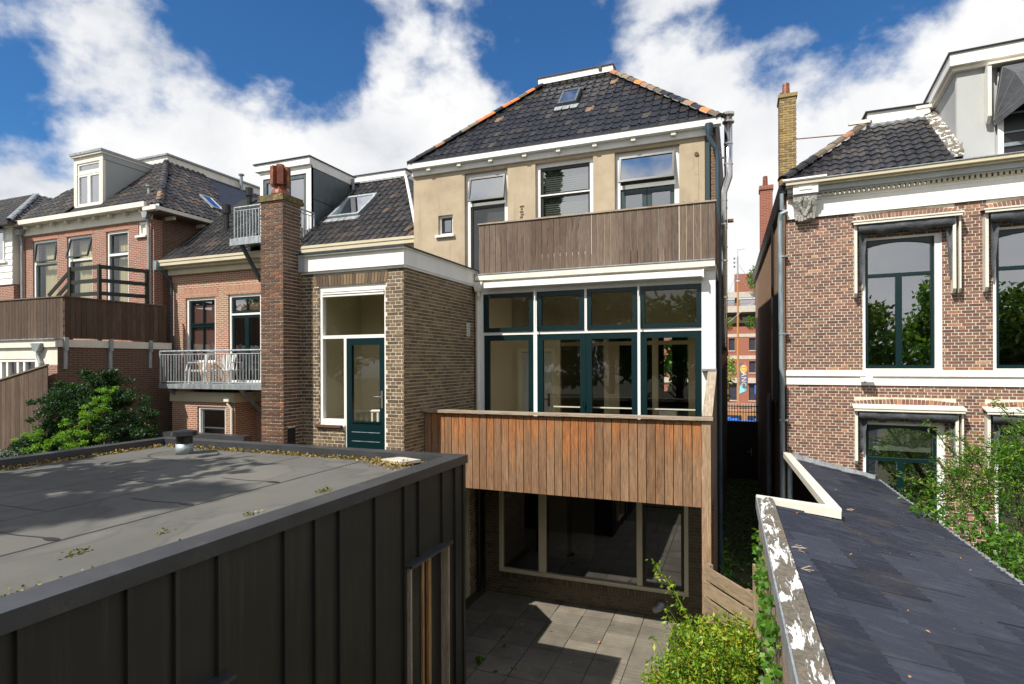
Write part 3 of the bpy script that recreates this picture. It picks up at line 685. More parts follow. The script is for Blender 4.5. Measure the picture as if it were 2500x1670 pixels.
bl.build('venetian_blind', M['lace'], w2)
w3 = window(H, o2, 0, W3[0], W3[1], W3[2], W3[3], [(-2.52, -1.93, 6.9, 8.88), (-1.915, -1.31, 6.9, 8.88)], fw=.11, smat='teal', sw=.10, d=-.15, glass='glass_r', bars=[(-2.52, -1.31, 8.9, 8.99)])
tilt_sash(w3, o2, 0, -2.54, -1.30, 9.0, 9.63, -.08, 13)
ws = window(H, o2, 0, *WS, [(-7.19, -6.88, 8.28, 8.68)], fw=.05, smat='black', sw=.04, glass='glass_r', d=-.12)
MB(o2).box(-7.31, -6.77, -.1, .07, 8.16, 8.218).build('sill', M['white'], ws)
MB(o2).box(-6.40, -5.32, -.02, .06, 6.88, 6.945).build('sill', M['white'], w1)
MB((0, 13.2)).w(-6.16, -6.08, 13.2, 13.27, 6.955, 7.13).build('bottle', M['terra'], w1)
# exposed brick patch, vent hole, chased pipe
pt = MB(o2).box(-4.985, -4.86, 0, .003, 8.3, 8.79).build('exposed_brick_patch', M['mortar_dk'], H)
for i in range(7): MB(o2).box(-4.975 + (i % 2) * .02, -4.87 - (i % 3) * .01, 0, .01, 8.32 + i * .066, 8.365 + i * .066).build('brick', M['b_chim'], pt)
MB(o2).tube([(-.83, 13.21, 9.46), (-.83, 13.17, 9.46)], .045, 12).build('vent_pipe', M['rust'], H)
MB(o2).box(-.87, -.79, 0, .008, 8.0, 9.40).build('render_strip', M['stucco'], H)
# upper balcony
ub = MB().w(-5.19, -.38, 11.3, 13.19, 6.62, 6.78).build('upper_balcony', M['lead'], H)
planks(ub, M['greywood'], (0, 11.26), 0, -5.187, -.376, 6.79, 7.865, w=.13)
planks(ub, M['greywood'], (-.385, 0), 90, 11.285, 13.18, 6.79, 7.865)
planks(ub, M['greywood'], (-5.18, 0), -90, -13.1, -11.29, 6.79, 7.865)
board('cap_rail', M['palewood'], (-5.2, 11.27, 7.88), (-.36, 11.27, 7.88), .03, .11, ub)
for x in (-.98, -.75): MB().w(x - .02, x + .02, 11.6, 11.64, 7.4, 8.03).build('chair_top', M['palewood'], ub)
# glazed front
gl = MB((0, 11.28)); gl.box(-5.26, -5.08, -.14, .06, 2.95, 6.62); gl.box(-.63, -.385, -.2, .04, 2.95, 6.62)
gl.box(-5.08, -.63, -.14, 0.02, 6.37, 6.62)
for a, b in ((-3.952, -3.872), (-1.814, -1.761)): gl.box(a, b, -.12, .03, 2.95, 6.37)
gl.box(-2.869, -2.813, -.12, .03, 5.553, 6.37)
for a, b in ((-5.08, -3.952), (-3.872, -1.814), (-1.761, -.63)): gl.box(a, b, -.12, .026, 5.49, 5.553)
gp = gl.build('glazed_front', M['white'], H)
for a0, a1, z0, z1, sw, nm in ((-5.077, -3.955, 5.556, 6.368, .085, 'transom_sash'), (-3.869, -2.872, 5.556, 6.368, .10, 'transom_sash'), (-2.81, -1.817, 5.556, 6.368, .085, 'transom_sash'), (-1.758, -.633, 5.556, 6.368, .085, 'transom_sash'),
                           (-5.077, -3.955, 2.98, 5.487, .115, 'fixed_sash'), (-3.869, -2.845, 2.98, 5.487, .12, 'door_leaf'), (-2.839, -1.817, 2.98, 5.487, .115, 'door_leaf'), (-1.758, -.633, 2.98, 5.487, .115, 'fixed_sash')):
    d1 = .05 if nm == 'transom_sash' else .012
    s = MB((0, 11.28)).frame(a0, a1, z0, z1, sw, -.06, d1).build(nm, M['green'], gp)
    pane(gp, (0, 11.28), 0, a0 + sw * .9, a1 - sw * .9, z0 + sw * .9, z1 - sw * .9, -.02, 'glass_c')
for x in (-3.9, -1.79):
    MB().tube([(x, 11.2, 6.42), (x + .02, 11.13, 5.62)], .014, 6).build('window_stay', M['white'], gp)
MB().w(-3.60, -.73, 11.5, 11.52, 3.97, 3.995).build('safety_bar', M['white2'], gp)
MB().tube([(-2.88, 11.22, 4.0), (-2.88, 11.2, 4.14)], .015, 8).build('door_handle', M['steel'], gp)
gt = MB().w(-5.2, -.385, 11.06, 11.2, 6.65, 6.765).w(-5.2, -.385, 11.2, 11.3, 6.6, 6.65).build('balcony_gutter', M['white2'], H)
MB().w(-5.21, -.38, 11.045, 11.21, 6.765, 6.785).build('gutter_edge', M['lead'], gt)
MB().w(-4.98, -.6, 11.03, 11.16, 6.475, 6.59).w(-.6, -.575, 11.02, 11.2, 6.45, 6.6).build('awning_cassette', M['white'], H)
MB().prism([(-5.26, 11.2, 6.62), (-5.02, 11.2, 6.62), (-5.1, 11.2, 6.42), (-5.2, 11.2, 6.42)], (0, -.14, 0)).tube([(-5.15, 11.13, 6.44), (-5.15, 11.13, 6.34), (-5.2, 11.2, 6.22), (-5.2, 11.2, 3.0)], .038, 10).build('hopper_and_pipe', M['white2'], H)
# room behind the glazed front
room(H, -5.2, -.6, 11.45, 26.5, 2.95, 6.55, 'in_wall', 'in_floor', back=False)
MB().w(-5.2, -4.0, 13.3, 13.36, 2.95, 6.55).build('partition', M['in_wall'], H)
dr = MB().w(-4.98, -4.18, 13.24, 13.298, 2.95, 5.15).build('inner_door', M['in_white'], H)
MB().frame(-5.06, -4.1, 2.95, 5.25, .08, -13.299, -13.23).build('door_frame', M['in_cream'], dr)
MB().w(-4.86, -4.3, 13.225, 13.239, 4.1, 4.95).w(-4.86, -4.3, 13.225, 13.239, 3.1, 3.9).build('door_panel', M['in_white'], dr)
MB().w(-4.27, -4.23, 13.19, 13.238, 3.85, 4.15).tube([(-4.25, 13.19, 4.02), (-4.38, 13.18, 4.02)], .012, 6).build('handle', M['rust'], dr)
ip = MB()
for a, b in ((-5.2, -4.72), (-4.62, -4.5), (-3.3, -3.18), (-2.05, -1.9), (-1.16, -1.0)): ip.w(a, b, 15.0, 15.1, 2.95, 6.24)
ip.w(-5.2, -.6, 14.98, 15.12, 6.24, 6.36)
for a, b in ((-4.5, -3.3), (-3.18, -2.05), (-1.9, -1.16)): ip.w(a, b, 15.0, 15.1, 5.35, 5.45)
ip.build('room_divider', M['in_cream'], H)
MB().w(-1.0, -.6, 15.02, 15.08, 2.95, 6.24).w(-3.18, -2.9, 15.02, 15.08, 2.95, 5.35).w(-5.2, -.6, 15.02, 15.1, 6.36, 6.55).build('divider_wall', M['in_wall'], H)
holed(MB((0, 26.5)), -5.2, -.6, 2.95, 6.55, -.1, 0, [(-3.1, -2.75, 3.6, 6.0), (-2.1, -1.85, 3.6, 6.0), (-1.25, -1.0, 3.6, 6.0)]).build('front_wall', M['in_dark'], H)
MB().w(-1.75, -1.35, 13.9, 14.3, 2.95, 3.75).build('radiator_cover', M['in_white'], H)
# terrace
tr = MB().w(-5.27, -.42, 9.1, 11.27, 2.74, 2.93).build('terrace', M['lead'], H)
planks(tr, M['cedar'], (0, 9.085), 0, -5.272, -.516, 2.71, 4.005, w=.1345)
nl = MB()
for i in range(36):
    for dz in (.36, .42)[:1 + i % 2]: nl.w(-5.21 + i * .1345, -5.203 + i * .1345, 9.058, 9.062, 2.71 + dz, 2.717 + dz)
nl.build('screw_heads', M['galv'], tr, kind='stuff')
MB().w(-5.27, -.52, 9.088, 9.099, 2.72, 4.0).build('backing', M['black'], tr)
board('cap_rail', M['palewood'], (-5.275, 9.075, 4.045), (-.35, 9.075, 4.045), .045, .15, tr)
board('corner_post', M['postwood'], (-.449, 9.095, 0), (-.449, 9.095, 4.02), .13, .09, tr)
planks(tr, M['greywood'], (-.40, 0), 90, 9.15, 11.27, 2.71, 4.6, ztop=lambda a: 4.0 + (a - 9.1) * .325)
board('side_cap', M['palewood'], (-.44, 9.16, 4.06), (-.44, 11.25, 4.75), .045, .15, tr)
MB().w(-.63, -.37, 11.1, 11.24, 4.74, 4.78).build('lead_flashing', M['lead'], tr)
# ground floor
og = (0, 11.28); GW = (-4.75, -.885, .47, 2.62)
gw = holed(MB(og), -5.08, -.5, -.1, 2.74, -.25, -.004, [GW]).build('ground_floor_wall', M['mortar_brown'], H)
brick_layer(gw, M['b_dark'], og, 0, -5.08, -.52, .0, 2.72, [(GW[0], GW[1], .36, GW[3])], limit=230, d=-.004)
soldier(gw, M['b_dark'], og, 0, -4.76, -.88, .362, .468, d=.03, name='sill_brick')
gf = window(H, og, 0, *GW, [(-1.742, -.955, .56, 2.55)], fw=.075, fmat='beige', smat='black', sw=.065, d=-.04, bars=[(-3.865, -3.716, .56, 2.55), (-1.85, -1.743, .56, 2.55)], glass='glass_g')
for a, b in ((-4.68, -3.865), (-3.716, -1.85)): pane(gf, og, 0, a, b, .54, 2.55, -.05, 'glass_g')
MB(og).box(-1.74, -.956, -.05, .0, 2.02, 2.10).build('sash_rail', M['black'], gf)
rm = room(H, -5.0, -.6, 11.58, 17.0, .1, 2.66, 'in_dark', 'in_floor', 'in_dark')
MB().w(-1.93, -1.72, 13.2, 13.5, .1, 2.0).build('red_cupboard', M['in_red'], H)
MB().w(-3.75, -3.2, 13.4, 13.46, .3, 2.3).w(-4.2, -3.76, 13.0, 13.05, .3, 2.6).build('inner_screen', M['in_wall'], H)
MB().tube([(-1.5, 11.22, .16), (-1.42, 11.18, .22), (-1.38, 11.26, .26)], .07, 10).build('drain_elbow', M['lead'], H)
MB().tube([(-5.19, 11.2, 0), (-5.19, 11.2, 2.7)], .04, 10).build('black_downpipe', M['black'], H)
# pipes on the alley side
MB().tube([(-.56, 12.98, 10.0), (-.56, 12.98, 9.86), (-.555, 12.98, 9.7), (-.50, 12.99, 9.58), (-.40, 13.0, 9.42), (-.385, 13.0, 9.2), (-.37, 13.0, 4.6), (-.365, 13.0, .1)], [.085, .075, .05, .05, .05, .05, .05, .05], 12).build('downpipe', M['bluepipe'], H)
fl = MB().tube([(-.18, 13.4, 10.28), (-.18, 13.4, 9.05), (-.18, 13.4, 8.95), (-.285, 13.4, 8.62), (-.285, 13.4, 8.5), (-.285, 13.4, 5.15)], [.085, .085, .085, .08, .075, .075], 16).build('flue', M['steel'], H, smooth=True)
MB().tube([(-.18, 13.4, 10.12), (-.18, 13.4, 10.15)], .125, 16).tube([(-.18, 13.4, 10.28), (-.18, 13.4, 10.33), (-.18, 13.4, 10.35)], [.125, .13, .05], 16).build('flue_cowl', M['steel'], fl)
for z in (9.65, 9.2, 8.42, 7.9, 7.1, 6.3): MB().tube([(-.18 if z > 9 else -.285, 13.4, z), (-.18 if z > 9 else -.285, 13.4, z + .03)], .094 if z > 9 else .084, 16).build('flue_clamp', M['steel'], fl)
for z in (9.36, 8.25, 7.4): MB().w(-.45, -.2, 13.38, 13.42, z, z + .03).build('flue_bracket', M['galv'], fl)
MB().prism([(-.43, 13.3, 5.0), (-.2, 13.3, 5.15), (-.2, 13.3, 5.05), (-.35, 13.3, 4.7), (-.43, 13.3, 4.6)], (0, .2, 0)).build('flue_box', M['rust'], H)
MB().w(-.60, -.43, 13.2, 13.24, 9.9, 10.3).build('eaves_end', M['black'], H)
MB().w(-.2, -.08, 13.3, 13.45, 7.95, 8.0).build('lamp', M['rust'], H)
# ---------------------------------------------------------------- brick extension left of the terrace
X = root('brick_extension', (-6.4, 9.8, 0), 'flat roofed yellow brown brick extension with green door and white fascia', 'extension')
oe = (0, 8.40); EH = [(-7.07, -6.515, 3.80, 6.295), (-6.515, -5.645, 3.05, 6.295)]
ew = holed(MB(oe), -7.51, -5.285, -.1, 6.55, -.22, -.004, EH).build('front_wall', M['mortar'], X)
brick_layer(ew, M['b_ext'], oe, 0, -7.51, -5.28, 2.6, 6.545, EH + [(-7.17, -5.61, 6.295, 6.49)], limit=300, d=-.004)
soldier(ew, M['b_ext'], oe, 0, -7.16, -5.62, 6.30, 6.488, lean=.03)
es = (-5.28, 0)
ewall = holed(MB(es, 90), 8.405, 11.27, -.1, 6.55, -.22, -.004, [(9.9, 10.9, 0, 2.3)]).build('side_wall', M['mortar_dk'], X)
brick_layer(ewall, M['b_ext'], es, 90, 8.40, 11.272, .0, 6.545, [(9.86, 10.94, -.1, 2.33)], limit=300, d=-.004)
sd = MB(es, 90).frame(9.9, 10.9, 0, 2.3, .08, -.1, -.02).build('side_door', M['beige'], X)
MB(es, 90).box(9.98, 10.82, -.08, -.05, .08, 2.22).build('door_leaf', M['black'], sd)
MB().w(-7.49, -7.3, 8.62, 13.7, 0, 6.55).w(-7.49, -5.5, 11.3, 11.4, 0, 6.55).build('back_wall', M['bt_side'], X)
fa = MB().w(-7.5, -5.235, 8.33, 8.396, 6.565, 6.84).w(-5.279, -5.225, 8.396, 11.27, 6.565, 6.84).w(-7.5, -5.24, 8.36, 8.4, 6.525, 6.565).w(-5.278, -5.245, 8.40, 11.27, 6.53, 6.565).build('fascia', M['white'], X)
MB().w(-7.52, -5.20, 8.28, 11.5, 6.84, 6.862).build('cornice', M['white2'], fa); MB().w(-7.53, -5.185, 8.265, 12.4, 6.862, 6.89).build('roof_edge', M['bluepipe'], fa)
MB().w(-7.52, -7.31, 8.3, 8.329, 6.56, 6.84).build('fascia_end', M['grey_paint'], fa)
ev = MB(es, 90).box(10.82, 10.96, 0, .015, 5.46, 5.74).build('wall_vent', M['white2'], X)
for i in range(5): MB(es, 90).box(10.84, 10.94, .015, .03, 5.48 + i * .052, 5.51 + i * .052).build('slat', M['grey_paint'], ev)
ef = MB(oe); d0, d1 = -.12, -.03
ef.box(-7.07, -7.01, d0, d1, 3.80, 6.295); ef.box(-5.69, -5.645, d0, d1, 3.05, 6.295); ef.box(-7.01, -5.69, d0, d1, 6.19, 6.295)
ef.box(-7.01, -5.69, d0, d1, 5.345, 5.405); ef.box(-6.545, -6.49, d0, d1, 3.05, 5.345); ef.box(-7.01, -6.545, d0, d1, 3.80, 3.90)
for z in (6.10, 6.145): ef.box(-7.01, -5.69, d0 + .02, d1 + .02, z, z + .028)
ep = ef.build('door_and_window_frame', M['white'], X)
pane(ep, oe, 0, -7.0, -5.7, 5.41, 6.1, -.08, 'glass_c'); pane(ep, oe, 0, -7.0, -6.55, 3.90, 5.34, -.08, 'glass_c')
ed = MB(oe).frame(-6.488, -5.692, 3.06, 5.343, .105, -.1, -.035, wb=.80, wt=.12).build('green_door', M['green'], X)
pane(ed, oe, 0, -6.38, -5.80, 3.86, 5.22, -.075, 'glass_c')
for z in (3.2, 3.36, 3.52, 3.68): MB(oe).box(-6.38, -5.79, -.035, -.026, z, z + .012).build('groove', M['zinc'], ed)
MB(oe).box(-6.40, -5.78, -.035, -.015, 3.855, 3.885).build('drip_rail', M['green'], ed)
MB(oe).box(-5.765, -5.72, -.035, -.02, 4.12, 4.42).tube([(-5.74, 8.41, 4.32), (-5.74, 8.37, 4.32), (-5.86, 8.37, 4.32)], .011, 8).build('handle', M['steel'], ed)
MB(oe).box(-7.13, -6.56, -.1, .06, 3.755, 3.798).build('brick_sill', M['b_chim'], X)
room(X, -7.25, -5.5, 8.65, 9.9, 3.05, 6.5, 'in_wall', 'in_wall', 'in_wall')
bn = MB().tube([(-7.2, 9.3, 3.95), (-5.55, 9.3, 4.02)], .03, 8).build('banister', M['in_white'], X)
for i in range(12): MB().w(-7.1 + i * .13, -7.06 + i * .13, 9.285, 9.315, 3.05, 3.96).build('baluster', M['in_white'], bn)

# ---------------------------------------------------------------- free chimney stack
C = root('brick_chimney', (-7.71, 8.15, 0), 'tall red brown brick chimney with terracotta pot in front of the extension', 'chimney')
st = MB().w(-7.955, -7.458, 7.938, 8.385, 0, 7.79).build('stack', M['mortar'], C)
oc = (0, 7.934); brick_layer(st, M['b_chim'], oc, 0, -7.962, -7.452, 2.6, 7.785, bond='half', limit=150, L=.205)
brick_layer(st, M['b_chim'], (-7.454, 0), 90, 7.934, 8.388, 2.6, 7.785, [(8.02, 8.22, 3.35, 3.76)], bond='half', limit=140, L=.205)
MB().w(-7.46, -7.449, 8.025, 8.215, 3.36, 3.75).build('niche_shade', M['deck'], st)  # flat dark sheet painted as the shade inside a niche
cp = MB().w(-8.0, -7.415, 7.895, 8.43, 7.79, 7.85).w(-7.985, -7.43, 7.91, 8.415, 7.85, 7.905).build('capstone', M['capstone'], C)
pz = [(7.905, .15), (7.96, .165), (8.02, .15), (8.07, .105), (8.10, .10)]
pot = MB().tube([(-7.72, 8.16, z) for z, r in pz], [r for z, r in pz], 18).tube([(-7.72, 8.16, 8.10), (-7.72, 8.16, 8.47)], .11, 16).build('chimney_pot', M['terra'], C)
for i in range(6):
    a = i * math.pi / 3 + .2; c, s_ = math.cos(a), math.sin(a); q = [(-7.72 + c * r - s_ * t, 8.16 + s_ * r + c * t, 8.12) for r, t in ((.09, -.055), (.17, -.055), (.17, .055), (.09, .055))]
    MB().prism(q, (0, 0, .33)).build('pot_fin', M['terra'], pot)
MB().tube([(-7.72, 8.16, 8.47), (-7.72, 8.16, 8.51)], [.075, .07], 14).build('pot_rim', M['terra'], pot)

# ---------------------------------------------------------------- neighbour house with steel balconies
B = root('neighbour_house', (-12.8, 14.5, 0), 'orange red brick house with galvanised steel balconies and white dormer', 'house')
ob = (0, 13.75); B1, B2 = (-17.05, -15.71, 4.95, 7.09), (-15.164, -13.80, 4.30, 7.12)
holed(MB(ob), -17.68, -7.99, 0, 7.88, -.3, 0, [B1, B2]).build('brick_wall', M['bt_b'], B)
MB(ob).box(-17.15, -15.6, 0, .006, 7.09, 7.38).box(-15.28, -13.7, 0, .006, 7.12, 7.42).build('flat_arch', material('arch_brickwork', brick_tex((.42, .19, .115), (.33, .14, .085), (.50, .38, .27), w=.055, h=.24, msize=.008, extra=(.42, .24, .16)), .9), B)
MB().w(-17.7, -7.99, 13.62, 13.749, 7.87, 8.06).w(-17.75, -7.99, 13.45, 13.749, 8.06, 8.13).w(-17.8, -7.99, 13.30, 13.749, 8.13, 8.30).w(-17.78, -7.99, 13.28, 13.33, 8.24, 8.315).build('eaves_cornice', M['cream'], B)
MB().w(-17.85, -17.7, 13.2, 13.5, 8.0, 8.30).w(-17.88, -17.82, 13.25, 13.3, 8.12, 8.2).build('gutter_outlet', M['zinc'], B)
MB().tube([(-17.7, 13.4, 8.0), (-17.58, 13.55, 7.75), (-17.58, 13.66, 7.6), (-17.58, 13.66, 4.0)], .045, 10).build('downpipe', M['bluepipe'], B)
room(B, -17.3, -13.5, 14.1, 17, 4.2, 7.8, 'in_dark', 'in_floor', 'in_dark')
wb1 = window(B, ob, 0, *B1, [(-16.93, -15.79, 5.03, 6.17, [('v', -16.36)]), (-16.93, -15.79, 6.2, 7.0, [('v', -16.36)])], fw=.085, smat='green', sw=.05, glass='glass_r')
MB().w(-16.9, -15.85, 13.92, 13.94, 5.0, 6.85).build('blind', M['pink'], wb1)
wb2 = window(B, ob, 0, *B2, [(-15.08, -13.88, 6.52, 7.03, [('v', -14.48)]), (-15.08, -14.485, 4.3, 6.45), (-14.478, -13.88, 4.3, 6.45)], fw=.085, smat='green', sw=.075, bars=[(-15.08, -13.88, 6.455, 6.515)], glass='glass_r')
MB().w(-15.0, -13.95, 13.92, 13.94, 6.62, 6.88).build('blind', M['pink'], wb2)
# roof
broof = MB().face([(-7.95, 13.35, 8.31), (-10.45, 16.78, 11.24), (-10.45, 21, 11.24), (-7.95, 24, 8.31)]).build('roof', M['tile_b'], B)
vB = (0, .756, .6546); lB = 4.48
tile_roof(broof, M['tile_b'], M['deck'], (-17.75, 13.36, 8.30), (-7.99, 13.36, 8.30), vB, [(0, 0), (9.76, 0), (7.3, lB), (.0, lB)], w=.235, row=.34, limit=300,
          excl=[(3.30, 5.50, .60, 9), (5.90, 6.95, 1.62, 3.05), (-1, 2.1, 3.5, 9)])
MB().tube([(-7.97, 13.36, 8.36), (-10.45, 16.76, 11.28)], .05, 6).build('hip_flashing', M['white'], broof)
rb = MB().w(-15.9, -10.42, 16.7, 19, 11.2, 11.45).build('ridge_box', M['white'], broof); MB().w(-15.95, -10.37, 16.66, 19.05, 11.45, 11.48).build('ridge_trim', M['bluepipe'], rb)
MB().w(-12.7, -10.5, 16.55, 16.69, 11.14, 11.20).build('lead_flashing', M['lead'], rb)
roof_light(broof, -11.9, -10.75, 1.66, 3.02, (0, 13.36, 8.30), vB, fw=.09, fm='galv', lift=.12, tilt=7)
for x, y, z, h in ((-16.27, 14.7, 9.4, .95), (-16.9, 16.3, 10.7, .75)):
    v_ = MB().tube([(x, y, z - .1), (x, y, z + h - .3)], .085, 12).build('vent_pipe', M['black'], broof); MB().tube([(x, y, z + h - .3), (x, y, z + h)], .14, 12).build('vent_cowl', M['black'], v_)
# dormer with cheek of zinc
dm = MB(ob); yd = -.5
df = MB((0, 14.25)); df.box(-14.32, -14.2, -.1, 0, 8.75, 11.08); df.box(-12.46, -12.27, -.1, 0, 8.75, 11.08); df.box(-14.2, -12.46, -.1, 0, 10.83, 11.08); df.box(-13.38, -13.28, -.1, -.02, 8.75, 10.83)
dmr = df.build('dormer', M['white'], B)
MB().w(-14.47, -12.25, 14.16, 16.4, 11.07, 11.285).w(-12.262, -12.25, 14.3, 16.2, 11.0, 11.07).build('dormer_fascia', M['white'], dmr); MB().w(-14.5, -12.21, 14.12, 16.45, 11.285, 11.315).build('dormer_trim', M['black'], dmr)
for a, b in ((-14.2, -13.38), (-13.28, -12.46)):
    MB((0, 14.25)).frame(a, b, 8.76, 10.82, .12, -.1, -.03).build('door_leaf', M['zinc_dk'], dmr); pane(dmr, (0, 14.25), 0, a + .11, b - .11, 8.9, 10.71, -.07, 'glass_s')
MB().prism([(-12.27, 14.26, 8.85), (-12.27, 16.15, 10.7), (-12.27, 16.15, 11.06), (-12.27, 14.26, 11.06)], (-.05, 0, 0)).build('zinc_cheek', M['zinc_dk'], dmr)
MB().w(-12.268, -12.255, 14.3, 15.9, 10.02, 10.035).build('cheek_seam', M['bluepipe'], dmr)
MB().prism([(-14.32, 14.26, 8.85), (-14.32, 16.15, 10.7), (-14.32, 16.15, 11.06), (-14.32, 14.26, 11.06)], (.05, 0, 0)).build('left_cheek', M['white2'], dmr)
MB().w(-14.2, -12.4, 15.3, 15.35, 8.8, 11).build('dormer_back', M['in_white'], dmr)
MB().tube([(-12.2, 16.25, 11.2), (-12.2, 16.25, 10.6)], .05, 8).build('dormer_outlet', M['lead'], dmr)
ubal = MB().w(-14.0, -12.2, 12.85, 14.24, 8.50, 8.60).w(-14.05, -12.15, 12.8, 12.86, 8.42, 8.62).build('roof_balcony', M['galv'], B)
railing(ubal, [(-13.95, 14.2), (-13.95, 12.9), (-12.2, 12.9), (-12.2, 14.3)], 8.6, 9.55, M['galv'])
for x in (-13.75, -12.35): board('strut', M['zinc_dk'], (x, 12.95, 8.46), (x, 13.72, 7.45), .10, .08, ubal, (1, 0, 0))
# lower balcony with low wing below
lw = (0, 12.95); LW = (-15.577, -14.411, 2.60, 3.60)
wing = holed(MB(lw), -16.67, -14.02, 0, 3.76, -.25, 0, [LW]).w(-14.27, -14.02, 13.2, 13.74, 0, 3.76).w(-16.67, -14.3, 13.7, 13.74, 0, 3.76).build('low_wing', M['bt_b'], B)
MB().w(-16.7, -14.0, 12.9, 12.949, 3.74, 4.04).w(-14.019, -13.97, 12.9, 13.74, 3.74, 4.04).w(-13.97, -7.6, 13.70, 13.749, 3.74, 4.04).build('wing_fascia', M['cream'], wing)
ww = window(wing, lw, 0, *LW, [(-15.50, -14.49, 2.68, 3.52)], fw=.075, smat='grey_paint', sw=.035, glass='glass_s')
MB().w(-16.4, -14.3, 13.5, 13.55, 0, 3.7).build('inner_wall', M['in_dark'], wing)
MB().tube([(-14.2, 12.88, 3.85), (-14.2, 12.85, 3.7), (-14.1, 12.9, 3.55), (-14.1, 12.9, 0)], .04, 10).w(-14.3, -14.1, 12.78, 12.92, 3.78, 3.9).build('wing_downpipe', M['white2'], wing)
bal = MB().w(-16.74, -7.99 - 4.4, 12.55, 13.74, 4.16, 4.30).build('steel_balcony', M['galv'], B)
railing(bal, [(-16.70, 13.7), (-16.70, 12.58), (-12.6, 12.58), (-12.6, 13.7)], 4.32, 5.30, M['galv'])
board('bracket', M['galv'], (-13.75, 12.9, 4.15), (-13.75, 13.73, 3.4), .1, .08, bal, (1, 0, 0)); board('bracket', M['galv'], (-16.5, 12.7, 4.15), (-16.5, 13.7, 3.3), .1, .08, bal, (1, 0, 0))

def chair(loc, rz, label):
    t = root('garden_chair', loc, label, 'chair', 'white garden chairs on the steel balcony')
    def pt(name, mb):
        me = mb.mesh(name, M['plastic']); o = bpy.data.objects.new(name, me); COL.objects.link(o); o.parent = t
    pt('seat', MB().w(-.22, .22, -.22, .22, .40, .43))
    bk = MB()
    for i in range(7):
        a = -.2 + i * .055; top = .86 + .05 * math.cos((i - 3) / 3 * 1.4); bk.prism([(a, .2, .43), (a + .035, .2, .43), (a + .035 + (a) * .15, .28, top), (a + a * .15, .28, top)], (0, .015, 0))
    bk.tube([(-.25, .27, .75), (-.21, .285, .87), (-.1, .29, .92), (.1, .29, .92), (.21, .285, .87), (.25, .27, .75), (.24, .22, .43)], .017, 6); pt('backrest', bk)
    for sx in (-1, 1):
        pt('armrest', MB().tube([(sx * .25, .24, .66), (sx * .27, -.2, .65), (sx * .25, -.25, .4), (sx * .26, -.27, 0)], .02, 6)); pt('leg', MB().tube([(sx * .23, .2, .43), (sx * .26, .28, 0)], .02, 6))
    t.rotation_euler.z = rz; return t
chair((-15.9, 13.2, 4.30), -.5, 'white plastic garden chair left on the steel balcony below the pink blind')
chair((-14.75, 13.25, 4.30), .35, 'white plastic garden chair in front of the green balcony doors')
t = root('garden_table', (-15.3, 13.0, 4.30), 'small white garden table between two plastic chairs on the balcony', 'table')
MB().w(-15.65, -14.95, 12.8, 13.2, 4.68, 4.71).build('table_top', M['plastic'], t)
for sx in (-15.6, -15.0):
    for sy in (12.84, 13.16): MB().tube([(sx, sy, 4.30), (sx, sy, 4.68)], .016, 6).build('leg', M['plastic'], t)
# ---------------------------------------------------------------- left house with timber clad roof terrace
L = root('left_house', (-21.5, 14.5, 0), 'red brick house with grey sided dormer and brown boarded roof terrace', 'house')
oL = (0, 13.5); L1, L2, L3, L4 = (-24.70, -23.27, 6.9, 9.545), (-22.71, -21.32, 6.9, 9.545), (-20.58, -19.447, 6.2, 9.55), (-18.95, -18.56, 9.27, 9.735)
holed(MB(oL), -25.45, -18.2, 0, 9.78, -.3, 0, [L1, L2, L3, L4]).build('front_wall', M['bt_c'], L)
MB().w(-18.2, -17.62, 13.26, 22, 9.925, 9.955).build('soffit', M['oldwood'], L)
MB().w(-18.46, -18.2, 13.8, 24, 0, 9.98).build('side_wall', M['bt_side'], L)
arch = material('soldier_brickwork', brick_tex((.42, .15, .085), (.33, .11, .07), (.45, .33, .25), w=.06, h=.3, msize=.008, extra=(.4, .2, .14)), .9)
for a, b in ((L1[0], L1[1]), (L2[0], L2[1]), (L3[0], L3[1])): MB(oL).box(a - .08, b + .08, 0, .006, 9.55, 9.70).build('flat_arch', arch, L)
MB().w(-25.4, -18.25, 13.44, 13.499, 9.77, 9.86).w(-25.4, -18.22, 13.47, 13.499, 9.86, 10.12).w(-25.9, -18.2, 13.15, 13.32, 10.12, 10.285).w(-25.9, -18.2, 13.32, 13.499, 10.12, 10.16).build('eaves_gutter', M['white2'], L)
bm = MB().w(-.05, .05, 13.33, 13.47, 10.0, 10.12).mesh('eaves_bracket', M['white2'])
for i in range(9): put('eaves_bracket', bm, L, mw=Matrix.Translation((-24.9 + i * .78, 0, 0)))
MB().w(-18.2, -17.58, 13.1, 13.25, 9.96, 10.08).w(-17.72, -17.58, 13.25, 22, 9.96, 10.08).build('side_gutter', M['white2'], L)
for y in (13.9, 15.1): MB().w(-18.2, -17.8, y, y + .1, 9.82, 9.95).build('gutter_bracket', M['white2'], L)
for x in (-25.2, -18.33): MB().prism([(x - .16, 13.25, 10.0), (x + .16, 13.25, 10.0), (x + .08, 13.25, 9.78), (x - .08, 13.25, 9.78)], (0, .18, 0)).tube([(x, 13.36, 9.8), (x, 13.42, 9.5), (x, 13.42, 5.5)], .05, 10).build('hopper_and_pipe', M['lead'], L)
room(L, -25.2, -18.6, 13.9, 17, 6.3, 9.75, 'in_dark', 'in_floor', 'in_dark')
